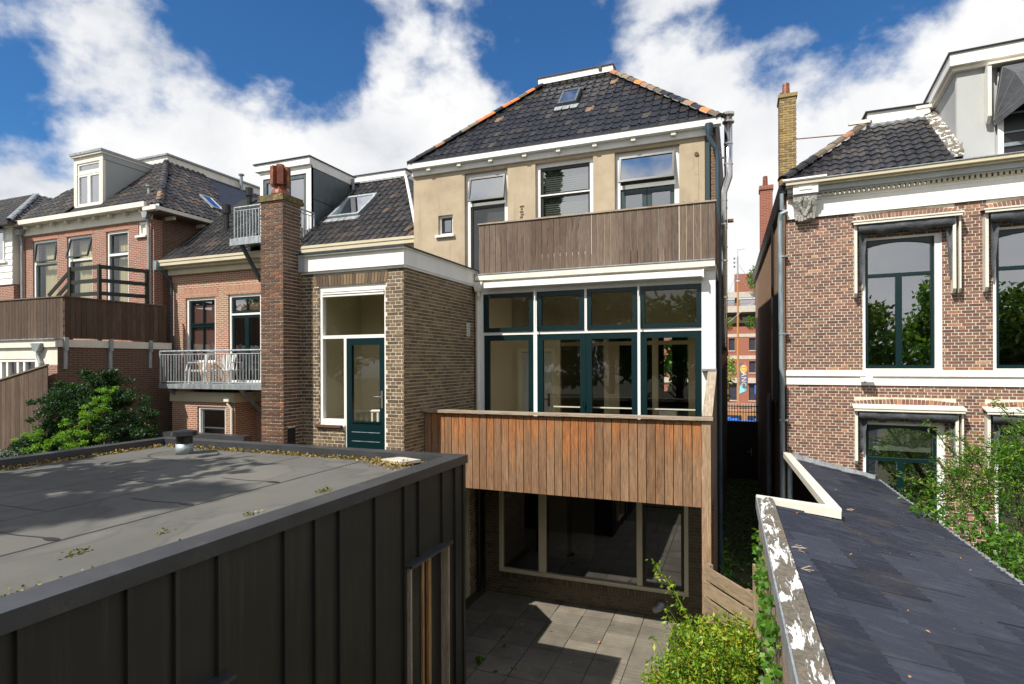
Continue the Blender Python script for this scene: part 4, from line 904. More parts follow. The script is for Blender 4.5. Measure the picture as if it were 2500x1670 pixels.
def lwin(a, bar, tilt):
    w = window(L, oL, 0, *a, [(a[0] + .12, a[1] - .08, a[2] + .06, bar - .03)] + ([] if tilt else [(a[0] + .12, a[1] - .08, bar + .05, a[3] - .09)]), fw=.09, smat='teal', sw=.05, bars=[(a[0] + .09, a[1] - .09, bar - .03, bar + .05)], glass='glass')
    if tilt: tilt_sash(w, oL, 0, a[0] + .11, a[1] - .08, bar + .06, a[3] - .08, -.06, tilt, 'teal', glass='glass')
    curtain(w, a[0] + .2, a[1] - .12, 13.82, a[2], a[3] - .12, waves=10)
lwin(L1, 8.68, 6); lwin(L2, 8.68, 13); lwin(L3, 8.72, 0)
w4 = MB(oL).frame(*L4, .07, -.12, -.03).build('small_window', M['white'], L); MB(oL).box(L4[0] + .07, L4[1] - .07, -.14, -.09, L4[2] + .07, L4[3] - .07).build('shutter', M['white2'], w4); MB(oL).box(L4[0] - .07, L4[1] + .05, -.1, .08, 9.2, 9.265).build('sill', M['white'], w4)
# roof
lr = MB().face([(-25.9, 13.3, 10.2), (-25.9, 24, 10.2), (-24.5, 16.1, 12.86)]).build('roof', M['tile_c'], L)
vL = (0, .725, .689)
tile_roof(lr, M['tile_c'], M['deck'], (-25.9, 13.28, 10.2), (-17.6, 13.28, 10.2), vL, [(0, 0), (8.3, 0), (4.95, 3.9), (.9, 3.9)], w=.24, row=.32, limit=200, kind='wave', excl=[(3.0, 4.75, -.1, 3.4)])
ks = math.hypot(3.35, 2.78); vS = (-3.35 / ks, 0, 2.78 / ks)
tile_roof(lr, M['tile_c'], M['deck'], (-17.62, 13.25, 10.08), (-17.62, 22, 10.08), vS, [(0, 0), (2.9, 0), (4.6, 4.35), (2.95, 4.35)], w=.24, row=.32, limit=300, kind='wave')
MB().face([(-17.62, 16.15, 10.085), (-17.62, 22, 10.085), (-20.97, 22, 12.865), (-20.97, 17.85, 12.865)]).build('roof_membrane', M['membrane'], lr)
cap_tiles(lr, lambda i: M['tile_br'] if i in (1, 2, 3) else M['tile_c'], (-17.62, 13.25, 10.12), (-20.98, 16.1, 12.9), 17, r=.12)
lb = MB().w(-24.5, -21.05, 16.2, 21.2, 12.86, 13.2).build('ridge_box', M['white2'], lr); MB().w(-24.55, -20.98, 16.12, 21.3, 13.2, 13.27).build('ridge_trim', M['lead'], lb)
n_ = Vector((2.78 / ks, 0, 3.35 / ks)); V_ = Vector(vS)
mw = Matrix(((0, V_.x, n_.x, -18.45), (1, V_.y, n_.y, 16.02), (0, V_.z, n_.z, 10.77), (0, 0, 0, 1)))
sk = put('roof_light', MB().w(0, .06, 0, .9, 0, .09).w(.44, .5, 0, .9, 0, .09).w(.06, .44, 0, .06, 0, .09).w(.06, .44, .84, .9, 0, .09).mesh('roof_light', M['lead']), lr, mw=mw)
put('pane', MB().face([(.05, .05, .08), (.45, .05, .08), (.45, .85, .08), (.05, .85, .08)]).mesh('pane', M['glass_s']), sk)
MB().tube([(-18.96, 13.9, 10.6), (-18.96, 13.9, 11.05)], .06, 10).tube([(-18.96, 13.9, 11.05), (-18.96, 13.9, 11.1)], .11, 10).build('vent_pipe', M['lead'], lr)
MB().tube([(-20.9, 19.7, 12.7), (-20.9, 19.7, 13.45)], .07, 10).tube([(-20.9, 19.7, 13.45), (-20.9, 19.7, 13.5)], .13, 10).build('vent_pipe', M['lead'], lr)
# dormer
od = (0, 13.8)
ld = MB(od); ld.frame(-22.80, -21.21, 10.3, 12.5, .17, -.1, 0, wt=.22, wb=.42); ld.box(-22.63, -21.38, -.09, -.02, 11.86, 11.94)
ldo = ld.build('dormer', M['white2'], L)
for a, b, c_, d_ in ((-22.62, -21.39, 11.94, 12.28), (-22.62, -22.02, 10.73, 11.86), (-22.0, -21.39, 10.73, 11.86)):
    MB(od).frame(a, b, c_, d_, .065, -.1, -.03).build('sash', M['white'], ldo); pane(ldo, od, 0, a + .06, b - .06, c_ + .06, d_ - .06, -.07, 'glass_s')
MB().w(-22.85, -21.16, 13.72, 15.9, 12.5, 12.56).build('dormer_soffit', M['white2'], ldo); MB().w(-22.88, -21.13, 13.69, 16.0, 12.56, 12.65).build('dormer_trim', M['lead'], ldo)
MB().prism([(-21.212, 13.82, 10.40), (-21.212, 15.75, 12.42), (-21.212, 15.75, 12.5), (-21.212, 13.82, 12.5)], (-.05, 0, 0)).prism([(-21.205, 13.82, 12.3), (-21.205, 15.7, 12.3), (-21.205, 15.75, 12.5), (-21.205, 13.82, 12.5)], (.02, 0, 0)).build('dormer_cheek', M['cladgrey'], ldo)
MB().prism([(-22.8, 13.82, 10.40), (-22.8, 15.75, 12.42), (-22.8, 15.75, 12.5), (-22.8, 13.82, 12.5)], (.05, 0, 0)).w(-22.7, -21.3, 14.6, 14.65, 10.5, 12.4).build('dormer_inner', M['cladgrey'], ldo)
# terrace block
tb = MB().w(-21.5, -17.41, 10.15, 13.45, 5.42, 5.60).build('roof_terrace', M['lead'], L)
XT = -17.40
holed(MB((0, 10.10)), -21.5, -17.66, 0, 5.39, -.25, 0, [(-21.4, -18.37, 2.9, 5.07)]).build('terrace_front_wall', M['white2'], L)
MB().w(-17.655, -17.4, 10.105, 13.48, 0, 5.39).build('terrace_side_wall', M['bt_clow'], L)
MB((0, 10.10)).box(-18.0, -17.41, .001, .005, 0, 4.9).build('brick_return', M['bt_c'], L)
MB((0, 10.10)).box(-17.9, -17.401, .001, .006, 4.9, 5.39).build('corner_panel', M['white2'], L)
MB().w(-21.5, -17.38, 10.03, 10.099, 5.39, 5.60).w(-17.399, -17.36, 10.099, 13.48, 5.39, 5.60).build('terrace_fascia', M['white2'], L)
MB().w(-21.5, -17.34, 9.98, 10.24, 5.60, 5.63).build('terrace_edge', M['lead'], L)
tw = MB((0, 10.10))
for a in (-21.0, -20.05, -19.75, -19.25, -18.95, -18.40): tw.box(a - .05, a + .05, -.14, -.03, 2.9, 5.07)
twp = tw.box(-21.4, -18.37, -.13, -.02, 4.99, 5.07).build('garden_window', M['white'], L)
for a, b in ((-21.0, -20.05), (-20.05, -19.75), (-19.75, -19.25), (-19.25, -18.95), (-18.95, -18.4)):
    pane(twp, (0, 10.10), 0, a + .05, b - .05, 2.9, 4.99, -.1); curtain(twp, a + .08, b - .1, 10.5, 2.9, 4.9 - .25 * random.random(), waves=4)
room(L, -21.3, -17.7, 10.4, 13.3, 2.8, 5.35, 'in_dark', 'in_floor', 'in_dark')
planks(tb, M['brownwood'], (0, 10.26), 0, -21.6, -17.4, 5.64, 6.79, w=.145); planks(tb, M['brownwood'], (-17.40, 0), 90, 10.26, 13.32, 5.64, 6.79, w=.145)
board('cap_rail', M['oldwood'], (-21.6, 10.25, 6.80), (-17.38, 10.25, 6.80), .03, .08, tb); board('cap_rail', M['oldwood'], (-17.39, 10.22, 6.80), (-17.39, 13.32, 6.80), .03, .08, tb)
bk = MB().w(-17.40, -17.34, -.045, .045, 4.78, 5.4).w(-17.355, -17.29, -.05, .05, 5.3, 5.66).mesh('steel_bracket', M['galv'])
for y in (10.27, 11.5, 12.74): put('steel_bracket', bk, L, mw=Matrix.Translation((0, y, 0)))
MB().prism([(-18.36, 9.95, 5.5), (-17.9, 9.95, 5.5), (-18.05, 9.95, 5.27), (-18.2, 9.95, 5.27)], (0, .14, 0)).tube([(-18.12, 10.02, 5.3), (-18.12, 10.02, 5.15), (-18.02, 10.03, 4.95), (-18.02, 10.03, 0)], .05, 10).build('terrace_hopper_and_pipe', M['galv'], L)
# dark stained stair rail on the terrace
sr = root('stair_railing', (-18.9, 12.0, 5.6), 'dark green stained timber railing with steps on the boarded roof terrace', 'railing')
for z in (7.10, 7.50, 7.92): board('rail', M['stainwood'], (-19.69, 11.8, z), (-18.3, 11.8, z), .12, .04, sr); board('rail', M['stainwood'], (-18.3, 11.8, z), (-17.85, 13.0, z), .12, .04, sr, (0, 0, 1))
for x, y in ((-19.69, 11.8), (-18.31, 11.8), (-17.86, 13.0)): board('post', M['stainwood'], (x, y, 5.62), (x, y, 7.99), .09, .09, sr, (1, 0, 0))
for dz in (0, -.35, -.62): board('slope_rail', M['stainwood'], (-19.69, 11.78, 7.85 + dz), (-20.43, 11.6, 7.10 + dz), .10, .04, sr)
MB().w(-19.7, -17.9, 11.85, 13.0, 6.75, 6.85).build('landing', M['stainwood'], sr)
for i in range(4): MB().w(-20.4 + i * .18, -20.15 + i * .18, 11.7, 12.5, 5.9 + i * .22, 5.95 + i * .22).build('step', M['stainwood'], sr)
# boarded fence in front of the terrace block
fn = root('board_fence', (-18.6, 9.9, 0), 'tall brown board fence with sloping top at the left edge', 'fence')
planks(fn, M['brownwood'], (0, 9.9), 0, -21.2, -17.45, 2.0, 4.8, w=.21, ztop=lambda a: 4.88 + (a + 17.47) * .196)
board('cap_rail', M['oldwood'], (-21.2, 9.88, 4.16), (-17.45, 9.88, 4.9), .04, .07, fn)
MB().w(-21.2, -17.5, 9.91, 9.94, 2.2, 2.3).w(-21.2, -17.5, 9.91, 9.94, 3.4, 3.5).build('fence_rail', M['oldwood'], fn); MB().w(-21.2, -17.45, 9.885, 9.98, 0, 2.0).build('fence_footing', M['concrete'], fn)
g_ = root('flat_roof', (-14.5, 9.0, 0), 'grey bitumen flat roof strip with dark kerb behind the conifer', 'roof')
MB().w(-17.38, -13.0, 10.6, 12.9, 0, 2.62).build('roof_block', M['felt'], g_); MB().w(-17.38, -13.0, 12.3, 12.6, 2.62, 2.85).build('kerb', M['anth_cap'], g_)
MB().w(-22, -13.0, 7.2, 10.6, 0, 2.5).build('lower_block', M['felt'], g_)

# ---------------------------------------------------------------- weatherboarded house at the far left
E_ = root('weatherboard_house', (-28.5, 14.5, 0), 'white weatherboarded house with mossy hip roof at the far left edge', 'house')
MB().w(-33, -25.5, 13.3, 22, 0, 7.98).build('brick_wall', M['bt_c'], E_)
ww_ = MB().w(-33, -25.5, 13.3, 22, 7.98, 10.1).build('upper_wall', M['white2'], E_)
for i in range(9): MB().prism([(-33, 13.3, 7.96 + i * .24), (-33, 13.25, 7.96 + i * .24), (-33, 13.27, 8.2 + i * .24), (-33, 13.3, 8.2 + i * .24)], (7.5, 0, 0)).build('weatherboard', M['white'], ww_)
ew_ = MB((0, 13.25)).frame(-27.6, -25.95, 8.85, 10.05, .06, -.02, .03).build('window', M['white'], E_); pane(ew_, (0, 13.25), 0, -27.5, -26.0, 8.9, 10.0, .0, 'glass_s'); MB((0, 13.25)).box(-27.6, -25.8, -.01, .06, 8.78, 8.845).build('sill', M['white'], ew_)
MB().w(-33, -25.0, 12.85, 13.0, 10.1, 10.28).build('gutter', M['black'], E_)
er = MB().face([(-33, 12.95, 10.2), (-33, 24, 10.2), (-29.0, 16, 12.42)]).build('roof', M['tile_c'], E_)
tile_roof(er, M['tile_b'], M['deck'], (-33, 12.9, 10.2), (-25.0, 12.9, 10.2), (0, .81, .585), [(0, 0), (8, 0), (4.0, 3.8), (.2, 3.8)], w=.25, row=.36, limit=120, kind='wave')
tile_roof(er, M['tile_b'], M['deck'], (-25.0, 12.9, 10.2), (-25.0, 22, 10.2), (-.875, 0, .485), [(0, 0), (8, 0), (8, 4.6), (3.1, 4.6)], w=.25, row=.36, limit=150, kind='wave')
cap_tiles(er, lambda i: M['lead'], (-25.0, 12.9, 10.24), (-29.0, 16, 12.45), 16)

# ---------------------------------------------------------------- right house
D = root('right_house', (4.0, 15.0, 0), 'purple red brick house with white cornice and grey window awnings', 'house')
AD = -4.4; oD = (1.0, 14.043)
def a_(x): return (x - 1.0) / .997
ups = [(a_(2.44), a_(3.80), 4.72, 7.47), (a_(4.60), a_(6.0), 4.72, 7.47)]; lows = [(a_(2.44), a_(3.83), .9, 3.62), (a_(4.62), a_(6.0), .9, 3.62)]
dw = holed(MB(oD, AD), 0, 6.2, 0, 8.03, -.3, -.004, ups + lows).build('front_wall', M['mortar'], D)
bandh = (0 - .1, 6.3, 4.39, 4.71)
arcs = [(a_(2.30), a_(4.0), 7.82, 8.0), (a_(4.5), a_(6.2), 7.82, 8.0), (a_(2.28), a_(4.02), 3.92, 4.13), (a_(4.47), a_(6.2), 3.92, 4.13)]
brick_layer(dw, M['b_d'], oD, AD, 0, 6.2, .6, 8.03, ups + lows + [bandh] + arcs, limit=300, d=-.004)
for i, c in enumerate(arcs): soldier(dw, M['b_d'], oD, AD, c[0], c[1], c[2] + .01, c[3] - .07, d=0, lean=.04, rise=.06)
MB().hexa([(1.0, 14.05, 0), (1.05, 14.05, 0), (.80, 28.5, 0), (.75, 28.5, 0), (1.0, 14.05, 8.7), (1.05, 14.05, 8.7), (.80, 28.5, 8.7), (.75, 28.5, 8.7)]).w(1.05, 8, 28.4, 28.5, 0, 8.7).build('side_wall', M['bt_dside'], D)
cn = MB(oD, AD); cn.box(.02, 6.2, -.02, .03, 8.03, 8.44); cn.box(.02, 6.2, -.02, .05, 8.03, 8.075); cn.box(.03, 6.2, -.02, .06, 8.40, 8.44)
cor = cn.build('cornice', M['white'], D)
MB(oD, AD).box(.03, 6.2, -.02, .13, 8.52, 8.56).box(.03, 6.2, -.02, .20, 8.56, 8.66).build('cornice_fascia', M['grey_paint'], cor)
MB(oD, AD).box(.0, 6.2, -.02, .28, 8.66, 8.70).box(0, 6.2, -.02, .35, 8.70, 8.77).box(.03, 6.2, -.02, .09, 8.44, 8.455).build('cornice_moulding', M['cream'], cor)
MB(oD, AD).box(-.05, 6.2, -.02, .37, 8.77, 8.79).build('gutter_edge', M['lead'], cor)
dt = MB(oD, AD).box(0, .055, -.02, .10, 0, .065).mesh('dentil', M['cream'])
dt = MB().box(0, .055, -.02, .10, 0, .065).mesh('dentil', M['cream']); fr_ = MB(oD, AD)
for i in range(60): put('dentil', dt, cor, mw=Matrix.Translation(fr_.P(.70 + i * .088, 0, 8.455)) @ Matrix.Rotation(R(AD), 4, 'Z'))
MB(oD, AD).box(.14, .62, .0, .30, 8.50, 8.77).box(.26, .50, .30, .315, 8.58, 8.64).box(-.06, .78, .0, .38, 8.791, 8.83).build('gutter_block', M['white'], cor)
cs = MB(oD, AD)
for z0, z1, d0, d1, w0, w1_ in ((8.36, 8.50, .24, .27, .23, .23), (8.22, 8.36, .17, .24, .22, .23), (8.08, 8.22, .13, .17, .21, .22), (7.98, 8.08, .15, .15, .19, .21), (7.93, 7.98, .08, .14, .1, .18)):
    c0 = .37; cs.hexa([cs.P(c0 - w0, d0, z0), cs.P(c0 + w0, d0, z0), cs.P(c0 + w0, 0, z0), cs.P(c0 - w0, 0, z0), cs.P(c0 - w1_, d1, z1), cs.P(c0 + w1_, d1, z1), cs.P(c0 + w1_, 0, z1), cs.P(c0 - w1_, 0, z1)])
for s_ in (-1, 1):
    pts = [cs.P(.37 + s_ * (.05 + .05 * math.sin(t * 1.1)), .25 - .09 * t / 4, 8.44 - .10 * t) for t in range(5)]; cs.tube(pts, .035, 6)
for i in range(7): p = cs.P(.21 + i * .055, .15, 8.02 - .03 * math.sin(i * 1.0)); cs.tube([(p[0], p[1], p[2] - .05), (p[0], p[1], p[2] + .05)], .03, 6)
cs.build('carved_console', M['stone'], D)
bd = MB(oD, AD).box(-.01, 6.2, -.01, .06, 4.59, 4.705).box(-.005, 6.2, -.01, .025, 4.40, 4.59).build('string_course', M['white'], D)
def dwin(x0, x1, z0, z1, bar, mull, tag_, cas_bot):
    a0, a1 = a_(x0), a_(x1); n = MB(oD, AD); d = -.10
    n.box(a0, a0 + .05, -.15, .0, z0, z1); n.box(a1 - .12, a1, -.15, .0, z0, z1); n.box(a0 + .05, a1 - .12, -.15, -.01, z1 - .04, z1); n.box(a0 + .05, a1 - .12, -.15, .0, z0, z0 + .03)
    p = n.build('window', M['white'], D); b0, b1 = a0 + .05, a1 - .12
    s = MB(oD, AD); sw = .055
    s.box(b0, b0 + sw, -.14, -.05, z0 + .03, z1 - .04); s.box(b1 - sw, b1, -.14, -.05, z0 + .03, z1 - .04); s.box(b0 + sw, b1 - sw, -.14, -.05, z0 + .03, z0 + .03 + .07); s.box(b0 + sw, b1 - sw, -.14, -.05, bar - .035, bar + .035)
    s.box((b0 + b1) / 2 - .055, (b0 + b1) / 2 + .055, -.14, -.05, z0 + .1, bar - .035)
    # segmental head
    N = 8; ring = []
    for i in range(N):
        q0, q1 = i / N * 2 - 1, (i + 1) / N * 2 - 1; h0, h1 = -.10 * q0 * q0, -.10 * q1 * q1; c0, c1 = b0 + (b1 - b0) * i / N, b0 + (b1 - b0) * (i + 1) / N; zt = z1 - .04
        s.hexa([s.P(c0, -.05, zt - .06 + h0), s.P(c1, -.05, zt - .06 + h1), s.P(c1, -.14, zt - .06 + h1), s.P(c0, -.14, zt - .06 + h0), s.P(c0, -.05, zt), s.P(c1, -.05, zt), s.P(c1, -.14, zt), s.P(c0, -.14, zt)])
    s.build('sash', M['green'], p); pane(p, oD, AD, b0, b1, z0 + .05, z1 - .05, -.1, 'glass_r')
    # awning box, side casings and rolled cloth
    aw = MB(oD, AD); t0, t1 = a0 - .20, a1 + .30; zt = z1 + .31
    aw.hexa([aw.P(t0, .30, zt + .0), aw.P(t1, .30, zt), aw.P(t1, 0, zt + .05), aw.P(t0, 0, zt + .05), aw.P(t0, .30, zt + .03), aw.P(t1, .30, zt + .03), aw.P(t1, 0, zt + .08), aw.P(t0, 0, zt + .08)]); aw.box(t0 + .02, t1 - .02, .26, .285, zt - .05, zt)
    for c, w in ((t0 + .04, .05), (t1 - .16, .05), (t1 - .06, .03)):
        aw.box(c, c + w, .006, .20, cas_bot + .05, zt - .05)
        aw.prism([aw.P(c, .006, cas_bot + .05), aw.P(c, .2, cas_bot + .05), aw.P(c, .13, cas_bot - .03), aw.P(c, .006, cas_bot - .03)], Vector(aw.P(c + w, 0, 0)) - Vector(aw.P(c, 0, 0)))
    wp = aw.build('awning_frame', M['white2'], D)
    cl = MB(oD, AD); N = 26
    for i in range(N + 1):
        q = i / N; a = t0 + .11 + (t1 - t0 - .24) * q; sag = .025 * math.sin(q * 17) + .02 * math.sin(q * 41 + 1)
        for dd, zz in ((.24, zt - .05), (.26 + sag * .3, zt - .13), (.22 + sag, zt - .22 + sag * .6), (.14, zt - .25 + sag), (.08, zt - .15)): cl.v.append(cl.P(a, dd, zz))
    for i in range(N):
        for j in range(4): k0 = i * 5 + j; cl.f.append([k0, k0 + 5, k0 + 6, k0 + 1]); cl.t.append(0.)
    cl.build('rolled_cloth', M['fabric'], wp, smooth=True)
    for c, wd in ((t0 + .12, 1), (t1 - .12, -1)):
        dr_ = MB(oD, AD); N = 8
        for i in range(N + 1):
            q = i / N; zz = zt - .12 - (zt - cas_bot - .35) * q; w_ = (.16 - .09 * q) * wd
            for k_, dd in ((0, .2), (.5, .10 + .03 * math.sin(i * 2.1)), (1, .16 - .05 * q)): dr_.v.append(dr_.P(c + w_ * k_, dd, zz))
        for i in range(N):
            for j in range(2): k0 = i * 3 + j; dr_.f.append([k0, k0 + 3, k0 + 4, k0 + 1]); dr_.t.append(0.)
        dr_.build('side_cloth', M['fabric'], wp, smooth=True)
    return p
dwin(2.44, 3.80, 4.72, 7.47, 6.69, True, 'u', 6.27); dwin(4.60, 6.0, 4.72, 7.47, 6.69, True, 'u', 6.27)
lwp = dwin(2.44, 3.83, .9, 3.62, 2.86, True, 'l', 2.78); dwin(4.62, 6.0, .9, 3.62, 2.86, True, 'l', 2.78)
pb = MB(oD, AD).box(a_(2.55), a_(3.65), -.26, -.25, 3.02, 3.5).build('roller_blind', M['lace'], lwp)
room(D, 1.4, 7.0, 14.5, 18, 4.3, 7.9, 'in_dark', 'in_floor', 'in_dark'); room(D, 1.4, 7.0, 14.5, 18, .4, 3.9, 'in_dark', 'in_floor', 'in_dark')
lp = MB(oD, AD).tube([fr_.P(1.47, .03, 4.53), fr_.P(1.47, .16, 4.50), fr_.P(1.47, .17, 4.44)], .015, 6).build('wall_lamp', M['grey_paint'], D)
MB(oD, AD).box(1.38, 1.49, .10, .22, 4.49, 4.57).box(1.49, 1.60, .12, .26, 4.50, 4.59).build('lamp_head', M['white'], lp)
MB(oD, AD).tube([fr_.P(-.08, .1, 8.6), fr_.P(-.08, .1, 8.25), fr_.P(-.02, .1, 8.2)], .045, 10).tube([fr_.P(.02, .1, 8.2), fr_.P(-.10, .12, 8.15), fr_.P(-.12, .1, 8.0), fr_.P(-.09, .09, 4.0), fr_.P(-.09, .09, 0)], .055, 12).build('downpipe', M['zinc'], D)
for z in (7.2, 5.5, 3.6): MB(oD, AD).box(-.15, .03, .0, .15, z, z + .035).build('pipe_clip', M['zinc'], D)
# roof
dr0 = fr_.P(-.05, .30, 8.79); dr1 = fr_.P(6.2, .30, 8.79); up = Vector((-fr_.n[0] * 2.45, -fr_.n[1] * 2.45, 1.8)); lD = up.length
drf = MB().face([dr0, Vector(dr0) + Vector((1.95, 2.45, 1.8)), (3.2, 26, 10.6), (.75, 28.4, 8.75)]).build('roof', M['tile_d'], D)
tile_roof(drf, M['tile_d'], M['deck'], dr0, dr1, up, [(0, 0), (3.05, 0), (2.95, lD), (2.02, lD)], w=.20, row=.30, limit=250, kind='wave')
cap_tiles(drf, lambda i: M['tile_br'] if i > 2 else M['tile_d'], Vector(dr0) + Vector((.0, 0, .05)), Vector(dr0) + Vector((2.0, 2.35, 1.86)), 9, r=.13)
q0 = Vector(dr0) + up
MB().w(2.93, 4.2, 16.05, 20, 10.58, 10.90).build('roof_box', M['white'], drf); MB().w(2.88, 4.2, 16.0, 20.1, 10.90, 10.93).build('roof_box_trim', M['black'], drf)
MB().w(2.9, 3.9, 15.9, 16.045, 10.50, 10.58).build('lead_flashing', M['lead'], drf)
MB().w(2.5, 2.95, 15.85, 15.93, 10.60, 10.68).build('overflow_spout', M['white2'], drf)
rz_ = lambda d: 8.79 + (.30 - d) * .735
MB().hexa([fr_.P(a_(3.93), .16, rz_(.16) + .01), fr_.P(a_(4.13), .16, rz_(.16) + .01), fr_.P(a_(4.10), -2.1, rz_(-2.1) + .01), fr_.P(a_(3.88), -2.1, rz_(-2.1) + .01), fr_.P(a_(3.93), .16, rz_(.16) + .07), fr_.P(a_(4.13), .16, rz_(.16) + .13), fr_.P(a_(4.10), -2.1, rz_(-2.1) + .13), fr_.P(a_(3.88), -2.1, rz_(-2.1) + .07)]).build('valley_flashing', M['verge'], drf)
# grey dormer: front wall and left cheek, fascia running round both
F0 = -.32
dmo = MB(oD, AD).box(a_(4.12), 6.2, -2.9, F0 - .1, 8.80, 10.85).build('dormer', M['render_grey'], D)
MB(oD, AD).box(a_(4.12), a_(4.13), F0 - .1, .1, 8.80, 9.2).box(a_(4.13), a_(4.74), F0 - .1, F0 - .07, 8.80, 10.66).build('dormer_pilaster', M['render_grey'], dmo)
MB(oD, AD).box(a_(3.99), 6.2, F0 + .06, F0 + .09, 10.86, 11.10).box(a_(3.99), a_(4.02), -2.9, F0 + .06, 10.86, 11.10).build('dormer_fascia', M['white'], dmo)
MB(oD, AD).box(a_(4.02), 6.2, -2.9, F0 + .06, 10.86, 10.89).box(a_(4.05), 6.2, F0 - .1, F0 + .0, 10.78, 10.86).box(a_(4.05), a_(4.12), -2.9, F0 - .1, 10.78, 10.86).build('dormer_moulding', M['white2'], dmo)
MB(oD, AD).box(a_(3.96), 6.2, -2.9, F0 + .12, 11.10, 11.13).build('dormer_trim', M['black'], dmo)
MB(oD, AD).box(a_(3.7), a_(4.0), -2.0, -1.93, 10.72, 10.79).build('dormer_spout', M['white2'], dmo)
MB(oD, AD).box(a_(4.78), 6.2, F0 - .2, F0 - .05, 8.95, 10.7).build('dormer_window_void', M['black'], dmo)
for z in (9.12, 9.38, 9.75): MB(oD, AD).box(a_(4.86), 6.2, F0 - .05, F0 - .02, z, z + (.07 if z < 9.2 else .03)).build('window_bar', M['zinc'], dmo)
MB(oD, AD).box(a_(4.77), a_(4.86), F0 - .05, F0 + .0, 8.95, 10.6).box(a_(4.7), a_(5.0), F0 - .05, F0 + .06, 8.87, 8.95).build('dormer_window_frame', M['white'], dmo)
aw = MB(oD, AD).box(a_(4.58), a_(4.64), F0 - .06, F0 + .14, 9.72, 10.72).prism([fr_.P(a_(4.58), F0 - .06, 9.72), fr_.P(a_(4.58), F0 + .14, 9.72), fr_.P(a_(4.58), F0 + .02, 9.6)], Vector(fr_.P(.06, 0, 0)) - Vector(fr_.P(0, 0, 0))).box(a_(4.58), 6.2, F0 - .06, F0 + .16, 10.72, 10.76).build('dormer_awning', M['white2'], dmo)
cl = MB(oD, AD); x0 = a_(4.70)
prof = [(0, .0, 10.66), (.0, .18, 10.62), (.0, .42, 10.38), (.0, .55, 10.05), (.0, .58, 9.86)]
ins = [.10, .10, .22, .32, .34]
left = [cl.P(x0 + ins[i], F0 + p[1], p[2]) for i, p in enumerate(prof)]; right = [cl.P(6.2, F0 + p[1], p[2]) for p in prof]; hinge = cl.P(x0, F0, 9.66)
for i in range(4): cl.face([left[i], right[i], right[i + 1], left[i + 1]]); cl.face([hinge, left[i], left[i + 1]])
cl.face([hinge, left[4], cl.P(x0 + .34, F0 + .57, 9.74), cl.P(x0 + .02, F0 + .02, 9.55)]); cl.face([left[4], right[4], cl.P(6.2, F0 + .57, 9.74), cl.P(x0 + .34, F0 + .57, 9.74)])
cl.build('hood_cloth', M['fabric'], aw)
seam = MB()
for i in (1, 2, 3, 4): seam.tube([hinge, left[i]], .006, 5); seam.tube([left[i], right[i]], .005, 5)
for x in (.55, .60): seam.tube([cl.P(x0 + x + .2, F0 + p[1] + .004, p[2] + .004) for p in prof], .005, 5)
seam.build('cloth_seam', M['stitch'], aw)
# chimneys
yc = MB().w(1.06, 1.44, 16.8, 17.35, 8.6, 11.98).build('chimney', M['mortar_dk'], D)
brick_layer(yc, M['b_yel'], (0, 16.795), 0, 1.05, 1.455, 8.7, 11.97, bond='half', limit=150, L=.19); brick_layer(yc, M['b_yel'], (1.053, 0), -90, -17.35, -16.795, 8.7, 11.97, bond='half', limit=120, L=.19)
MB().w(1.02, 1.48, 16.76, 17.4, 11.9, 11.99).build('chimney_cap', M['b_yel'], yc); MB().tube([(1.22, 17.0, 11.99), (1.22, 17.0, 12.34)], [.10, .085], 12).tube([(1.14, 17.1, 11.99), (1.14, 17.1, 12.15)], [.08, .07], 10).build('chimney_pot', M['terra'], yc)
MB().tube([(1.45, 17.0, 10.83), (2.75, 16.15, 10.47)], .014, 6).build('stay_rod', M['rust'], D)
rc = MB().w(.81, 1.25, 24, 24.6, 8.6, 11.62).w(.78, 1.28, 23.96, 24.64, 11.5, 11.66).build('far_chimney', material('far_red_brickwork', brick_tex((.34, .09, .05), (.26, .07, .045), (.33, .22, .16), extra=(.3, .1, .06)), .9), D)
MB().tube([(1.0, 24.2, 11.66), (1.0, 24.2, 12.06)], [.10, .08], 10).build('chimney_pot', M['terra'], rc)
MB().hexa([(.93, 13.95, 8.6), (1.02, 13.95, 8.6), (.78, 28.5, 8.6), (.68, 28.5, 8.6), (.86, 13.95, 8.8), (1.02, 13.95, 8.8), (.78, 28.5, 8.8), (.61, 28.5, 8.8)]).build('side_gutter', M['black'], D)
MB().hexa([(.915, 13.94, 8.78), (.96, 13.94, 8.78), (.72, 28.5, 8.78), (.66, 28.5, 8.78), (.9, 13.94, 8.81), (.96, 13.94, 8.81), (.72, 28.5, 8.81), (.65, 28.5, 8.81)]).build('side_gutter_edge', M['lead'], D)
MB().tube([(.80, 18.3, 3.95), (.86, 18.3, 4.0), (.82, 18.3, 3.8), (.82, 18.3, .4)], .06, 10).build('vent_pipe', M['lead'], D)
MB().tube([(.88, 17.1, 8.6), (.88, 17.1, 0)], .035, 8).build('alley_downpipe', M['black'], D)
MB().w(.83, .97, 16.1, 16.9, 3.9, 6.6).build('side_window_void', M['black'], D); MB().w(.84, .95, 16.05, 16.1, 3.9, 6.6).w(.84, .95, 16.9, 16.95, 3.9, 6.6).build('side_window_frame', M['teal'], D)
